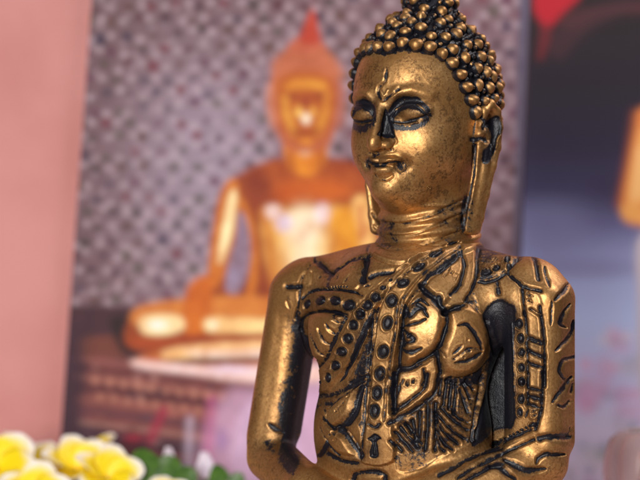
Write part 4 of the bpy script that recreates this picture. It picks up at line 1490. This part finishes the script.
def blade_mesh(length, width, cup, curl, thick, nl=18, nw=11, tip=0.5):
    """a petal or leaf blade: closed, a little thick, cupped across and curled along; returns V (local), Q, along"""
    V, al = [], []
    for side in (1, -1):
        for i in range(nl):
            t = i / (nl - 1)
            w = width * (math.sin(math.pi * (t ** 0.75 * 0.93 + 0.035)) ** tip) * (0.35 + 0.65 * smooth(0, 0.5, t)) + 0.01 * width
            ang = curl * t
            y = length * (math.sin(ang) / ang if abs(ang) > 1e-3 else 1) * t
            z = length * t * (1 - math.cos(ang)) / ang if abs(ang) > 1e-3 else 0
            for j in range(nw):
                s = 2 * j / (nw - 1) - 1
                V.append((s * w, y, z + cup * width * s * s * (0.4 + 0.6 * (1 - t)) + side * thick * 0.5 * (1 - s * s * 0.8)))
                al.append(t + 0.16 * abs(s) ** 2)
    V = np.array(V); al = np.array(al)
    idx = np.arange(nl * nw).reshape(nl, nw)
    top = np.stack([idx[:-1, :-1], idx[:-1, 1:], idx[1:, 1:], idx[1:, :-1]], -1).reshape(-1, 4)
    bot = top[:, ::-1] + nl * nw
    ring = list(idx[0, :]) + list(idx[1:, -1]) + list(idx[-1, -2::-1]) + list(idx[-2:0:-1, 0])
    ring = np.array(ring); nx_ = np.roll(ring, -1)
    rim = np.stack([ring, ring + nl * nw, nx_ + nl * nw, nx_], -1)
    return V, np.concatenate([top, bot, rim]), al


def tube(pts, radii, n=10):
    P = np.array(pts, float); V = []
    for i in range(len(P)):
        t = P[min(i + 1, len(P) - 1)] - P[max(i - 1, 0)]; t /= np.linalg.norm(t)
        a = np.cross(t, [0.3, 1, 0.2]); a /= np.linalg.norm(a); b = np.cross(t, a)
        for k in range(n):
            V.append(P[i] + radii[i] * (math.cos(k / n * 2 * math.pi) * a + math.sin(k / n * 2 * math.pi) * b))
    Qd = [[i * n + k, i * n + (k + 1) % n, (i + 1) * n + (k + 1) % n, (i + 1) * n + k] for i in range(len(P) - 1) for k in range(n)]
    V = V + [P[0], P[-1]]
    c0, c1 = len(V) - 2, len(V) - 1
    for k in range(n):
        Qd.append([c0, c0, (k + 1) % n, k]); Qd.append([c1, c1, (len(P) - 1) * n + k, (len(P) - 1) * n + (k + 1) % n])
    return np.array(V), np.array(Qd)


def place(V, R, c):
    """local metres rotated and moved"""
    return (np.array(R) @ V.T).T + c


def flower(px, v, d, size, aim, roll, label, openness=0.95):
    d += 150; size *= 1.05
    """aim: direction the flower looks, world axes"""
    c = W(at(px, v, d))
    aim = Vector(aim).normalized()
    up = Vector((0, 0, 1))
    X = up.cross(aim).normalized(); Y = aim.cross(X)
    Rf = Matrix((X, Y, aim)).transposed()
    root = thing('frangipani_flower', label, 'flower', tuple(c), 'yellow and white frangipani flowers')
    sz = size * S
    for k in range(5):
        V, Qd, al = blade_mesh(sz, sz * 0.45, 0.35, -1.0 + rng.uniform(-0.15, 0.15), sz * 0.035)
        tilt = Matrix.Rotation(openness + rng.uniform(-0.08, 0.08), 3, 'X')
        twist = Matrix.Rotation(0.35, 3, 'Y')
        turn = Matrix.Rotation(roll + k * 2 * math.pi / 5, 3, 'Z')
        Rm = np.array(Rf @ turn @ (Matrix.Rotation(rng.uniform(-0.18, 0.18), 3, 'X') @ tilt) @ twist)
        V = place(V, Rm, c)
        mesh_from('petal', V, Qd, PETAL, root, True, {'along': al})
    # tube and stem down to the table
    foot = np.array([c[0] + rng.uniform(-.003, .003), c[1] + 0.004, 0.0005])
    tv, tq = tube([c + np.array(aim) * sz * 0.12, c - np.array(aim) * sz * 0.35, (c + foot) / 2 + np.array([0, .002, 0]), foot], [sz * .10, sz * .07, sz * .05, sz * .05])
    tri = np.concatenate([tq[:, :3][tq[:, 0] != tq[:, 1]], tq[:, [0, 2, 3]]])
    mesh_from('stem', tv, tri, STEM, root)
    return root


FL = [(-6, 474, 330, 60, (0.35, -0.8, 0.9), 0.1, 'big yellow frangipani flower cut by the left edge of the picture'),
      (14, 456, 440, 36, (0.3, -0.3, 1.0), 0.9, 'small pale frangipani flower poking up behind the leftmost big one'),
      (46, 474, 400, 46, (-0.3, -0.4, 1.0), 0.4, 'frangipani flower with lilac white petals second from the left'),
      (76, 474, 340, 50, (0.15, -0.6, 0.9), 1.2, 'upright frangipani flower with tall white petal tip in the middle of the bunch'),
      (106, 482, 310, 48, (0.35, -0.7, 0.9), 0.7, 'large white rimmed yellow frangipani flower beside the green leaves'),
      (98, 456, 470, 34, (-0.2, -0.2, 1.0), 0.6, 'frangipani flower showing only white petal tips behind the large ones'),
      (164, 506, 280, 40, (-0.25, -0.7, 1.0), 0.2, 'lowest frangipani flower half hidden in front of the green leaves'),
      (36, 504, 280, 52, (-0.1, -0.9, 0.9), 1.0, 'bright yellow frangipani flower at the bottom edge of the bunch')]
for px, v, d, sz, aim, roll, lb in FL:
    flower(px, v, d, sz, aim, roll, lb)

# leaves and buds
def leaf_sprig(px, v, d, leaves, label):
    d += 150
    base = W(at(px, v, d)); base[2] = 0.0005
    root = thing('leaf_sprig', label, 'leaf sprig', tuple(base), 'green leaf sprigs')
    tip = W(at(px, v, d))
    tv, tq = tube([base, base * 0.5 + tip * 0.5, tip], [0.0011, 0.0009, 0.0007])
    tri = np.concatenate([tq[:, :3][tq[:, 0] != tq[:, 1]], tq[:, [0, 2, 3]]])
    mesh_from('stem', tv, tri, STEM, root)
    for (dx, dv, ln, wd_, rot, lean) in leaves:
        V, Qd, al = blade_mesh(ln * S, wd_ * S, 0.22, -0.5, 0.9 * S, tip=0.75)
        Rm = Matrix.Rotation(rot, 3, 'Y') @ Matrix.Rotation(lean, 3, 'X')
        c = tip + np.array([dx * S, 0, -dv * S])
        mesh_from('leaf', place(V, np.array(Rm), c), Qd, LEAF, root, True)
    return root


leaf_sprig(154, 486, 320, [(-6, 0, 50, 22, -0.30, 1.35), (8, 2, 46, 22, 0.35, 1.25), (22, 6, 40, 19, 0.8, 1.35), (2, 6, 40, 20, 0.1, 0.9)], 'bunch of rounded green leaves between the yellow flowers and white bud')
leaf_sprig(226, 490, 360, [(-4, 0, 36, 13, -0.3, 1.3), (6, 2, 30, 12, 0.5, 1.2), (-10, 6, 30, 12, -0.9, 1.0)], 'small dark green leaves beside the elbow of the statuette')
BUDM = plain_material('white_bud_petal', lin((236, 224, 232)), lin((214, 200, 214)), 200, 0.5, 0.3, 0, 0.2)


def bud(px, v, d, ln, label):
    d += 150
    c = W(at(px, v, d))
    root = thing('flower_bud', label, 'bud', tuple(c), 'closed white flower buds')
    for k in range(3):
        V, Qd, al = blade_mesh(ln * S, ln * 0.34 * S, 0.9, 0.35, 1.2 * S, tip=0.8)
        Rm = Matrix.Rotation(k * 2.094 + 0.3, 3, 'Z') @ Matrix.Rotation(1.40, 3, 'X')
        mesh_from('petal', place(V, np.array(Rm), c + np.array([0, 0, -ln * 0.5 * S])), Qd, BUDM, root, True)
    foot = np.array([c[0], c[1] + .003, 0.0005]); top_ = c + np.array([0, 0, -ln * 0.45 * S])
    tv, tq = tube([top_, (top_ + foot) / 2, foot], [0.0012, 0.0008, 0.0008])
    tri = np.concatenate([tq[:, :3][tq[:, 0] != tq[:, 1]], tq[:, [0, 2, 3]]])
    mesh_from('stem', tv, tri, STEM, root)


bud(204, 466, 390, 34, 'closed white bud standing between the two leaf sprigs')
bud(168, 456, 430, 22, 'small whitish bud behind the rounded green leaves')

# ---------------------------------------------------------------- glass candle holder
def glass_material():
    k = NT('clear_pressed_glass')
    k.obj_coord()
    p = k.n('ShaderNodeBsdfPrincipled')
    p.inputs['Base Color'].default_value = (0.92, 0.80, 0.80, 1)
    p.inputs['Transmission Weight'].default_value = 0.72
    p.inputs['Roughness'].default_value = 0.22
    p.inputs['IOR'].default_value = 1.33
    k.l(p.outputs['BSDF'], k.out.inputs['Surface'])
    return k.m


def lathe(prof, n, flute=0.0, nf=14):
    V = []
    for (r, z, fl) in prof:
        for k in range(n):
            a = 2 * math.pi * k / n
            rr = r * (1 + fl * flute * (abs(math.sin(a * nf / 2)) - 0.6))
            V.append((rr * math.cos(a), rr * math.sin(a), z))
    m = len(prof)
    Qd = [[i * n + k, i * n + (k + 1) % n, (i + 1) * n + (k + 1) % n, (i + 1) * n + k] for i in range(m - 1) for k in range(n)]
    return np.array(V), np.array(Qd)


gc = at(662, 430, 360)
base = W(np.array([gc[0], gc[1], V_TABLE]))
hgt = (V_TABLE - gc[2]) * S
R = 66 * S
holder = thing('glass_candle_holder', 'rounded fluted clear glass candle holder at the lower right edge', 'candle holder', tuple(base))
prof = [(0.001 * R, 0, 0), (R * .78, 0, 0.2), (R * .86, hgt * .06, .6), (R * .96, hgt * .35, 1), (R * 1.0, hgt * .65, 1), (R * .98, hgt * .8, 1), (R * .90, hgt * .92, .8), (R * .76, hgt * .985, .3), (R * .68, hgt, 0),
        (R * .62, hgt * .985, 0), (R * .62, hgt * .93, 0), (R * .72, hgt * .84, 0), (R * .76, hgt * .6, 0), (R * .74, hgt * .3, 0), (R * .60, hgt * .14, 0), (0.001 * R, hgt * .13, 0)]
gv_, gq_ = lathe(prof, 168, 0.07, 12)
mesh_from('glass_body', gv_ + base, gq_, glass_material(), holder)
WAX = plain_material('brick_red_wax', lin((226, 120, 96)), lin((214, 104, 84)), 120, 0.5, 0.3, 0, 0.3)
wv_, wq_ = lathe([(0.001 * R, hgt * .145, 0), (R * .50, hgt * .145, 0), (R * .55, hgt * .2, 0), (R * .55, hgt * .76, 0), (R * .50, hgt * .80, 0), (R * .2, hgt * .785, 0), (0.001 * R, hgt * .78, 0)], 96)
cand = mesh_from('candle', wv_ + base, wq_, WAX, None)
cand['label'] = 'brick red candle standing inside the clear glass holder'
cand['category'] = 'candle'

# ---------------------------------------------------------------- light, world, camera
world = bpy.data.worlds.new('World')
scene.world = world
world.use_nodes = True
wt = world.node_tree
bg = wt.nodes['Background']
tc = wt.nodes.new('ShaderNodeTexCoord')
sep = wt.nodes.new('ShaderNodeSeparateXYZ')
wt.links.new(tc.outputs['Generated'], sep.inputs[0])
mr = wt.nodes.new('ShaderNodeMapRange')
mr.inputs['From Min'].default_value = -1
wt.links.new(sep.outputs['Z'], mr.inputs['Value'])
cr = wt.nodes.new('ShaderNodeValToRGB')
cr.color_ramp.elements[0].color = (0.10, 0.055, 0.04, 1)
cr.color_ramp.elements[1].color = (0.42, 0.25, 0.22, 1)
cr.color_ramp.elements[1].position = 0.75
wt.links.new(mr.outputs['Result'], cr.inputs['Fac'])
side = wt.nodes.new('ShaderNodeMapRange')
side.inputs['From Min'].default_value = -0.6
side.inputs['From Max'].default_value = 0.9
side.inputs['To Min'].default_value = 1.15
side.inputs['To Max'].default_value = 0.45
wt.links.new(sep.outputs['X'], side.inputs['Value'])
mul = wt.nodes.new('ShaderNodeVectorMath')
mul.operation = 'SCALE'
wt.links.new(cr.outputs['Color'], mul.inputs[0])
wt.links.new(side.outputs['Result'], mul.inputs['Scale'])
wt.links.new(mul.outputs[0], bg.inputs['Color'])
bg.inputs['Strength'].default_value = 0.21


def area(name, loc, target, size, energy, color):
    l = bpy.data.lights.new(name, 'AREA')
    l.shape = 'RECTANGLE'; l.size, l.size_y = size
    l.energy = energy; l.color = color
    o = bpy.data.objects.new(name, l)
    col.objects.link(o)
    o.location = loc
    o.rotation_euler = (Vector(target) - Vector(loc)).to_track_quat('-Z', 'Y').to_euler()
    return o


ctr = W(np.array([418.0, 0, 260.0]))
area('window_light', (ctr[0] - 0.30, ctr[1] - 1.0, ctr[2] + 0.16), ctr, (0.34, 0.42), 14.0, (1.0, 0.97, 0.94))
area('sky_light', (ctr[0] + 0.55, ctr[1] - 0.55, ctr[2] + 0.75), ctr, (0.30, 0.30), 0.4, (0.55, 0.72, 1.0))

area('poster_fill', (ctr[0] + 0.30, 0.06, ctr[2] + 0.36), (ctr[0] + 0.13, 0.222, ctr[2] - 0.06), (0.30, 0.12), 1.7, (1.0, 0.93, 0.92))  # added fill lamp, lifts the right poster out of the statuette's shadow

cam = bpy.data.cameras.new('camera')
cam.sensor_width = 36.0
cam.lens = 36.0 * CAM_D / 640.0
cam.clip_start = 0.02
cam.clip_end = 50
cam.dof.use_dof = True
cam.dof.focus_distance = (CAM_D - 75) * S
cam.dof.aperture_fstop = 12.0
cam.dof.aperture_blades = 0
co = bpy.data.objects.new('camera', cam)
col.objects.link(co)
co.location = W(np.array([320.0, -CAM_D, 240.0]))
co.rotation_euler = (math.pi / 2, 0, 0)
scene.camera = co

scene.view_settings.view_transform = 'Standard'
scene.view_settings.look = 'None'
scene.view_settings.exposure = -0.1
scene.view_settings.gamma = 1.0
scene.view_settings.use_curve_mapping = False
scene.cycles.use_denoising = True
scene.cycles.max_bounces = 8
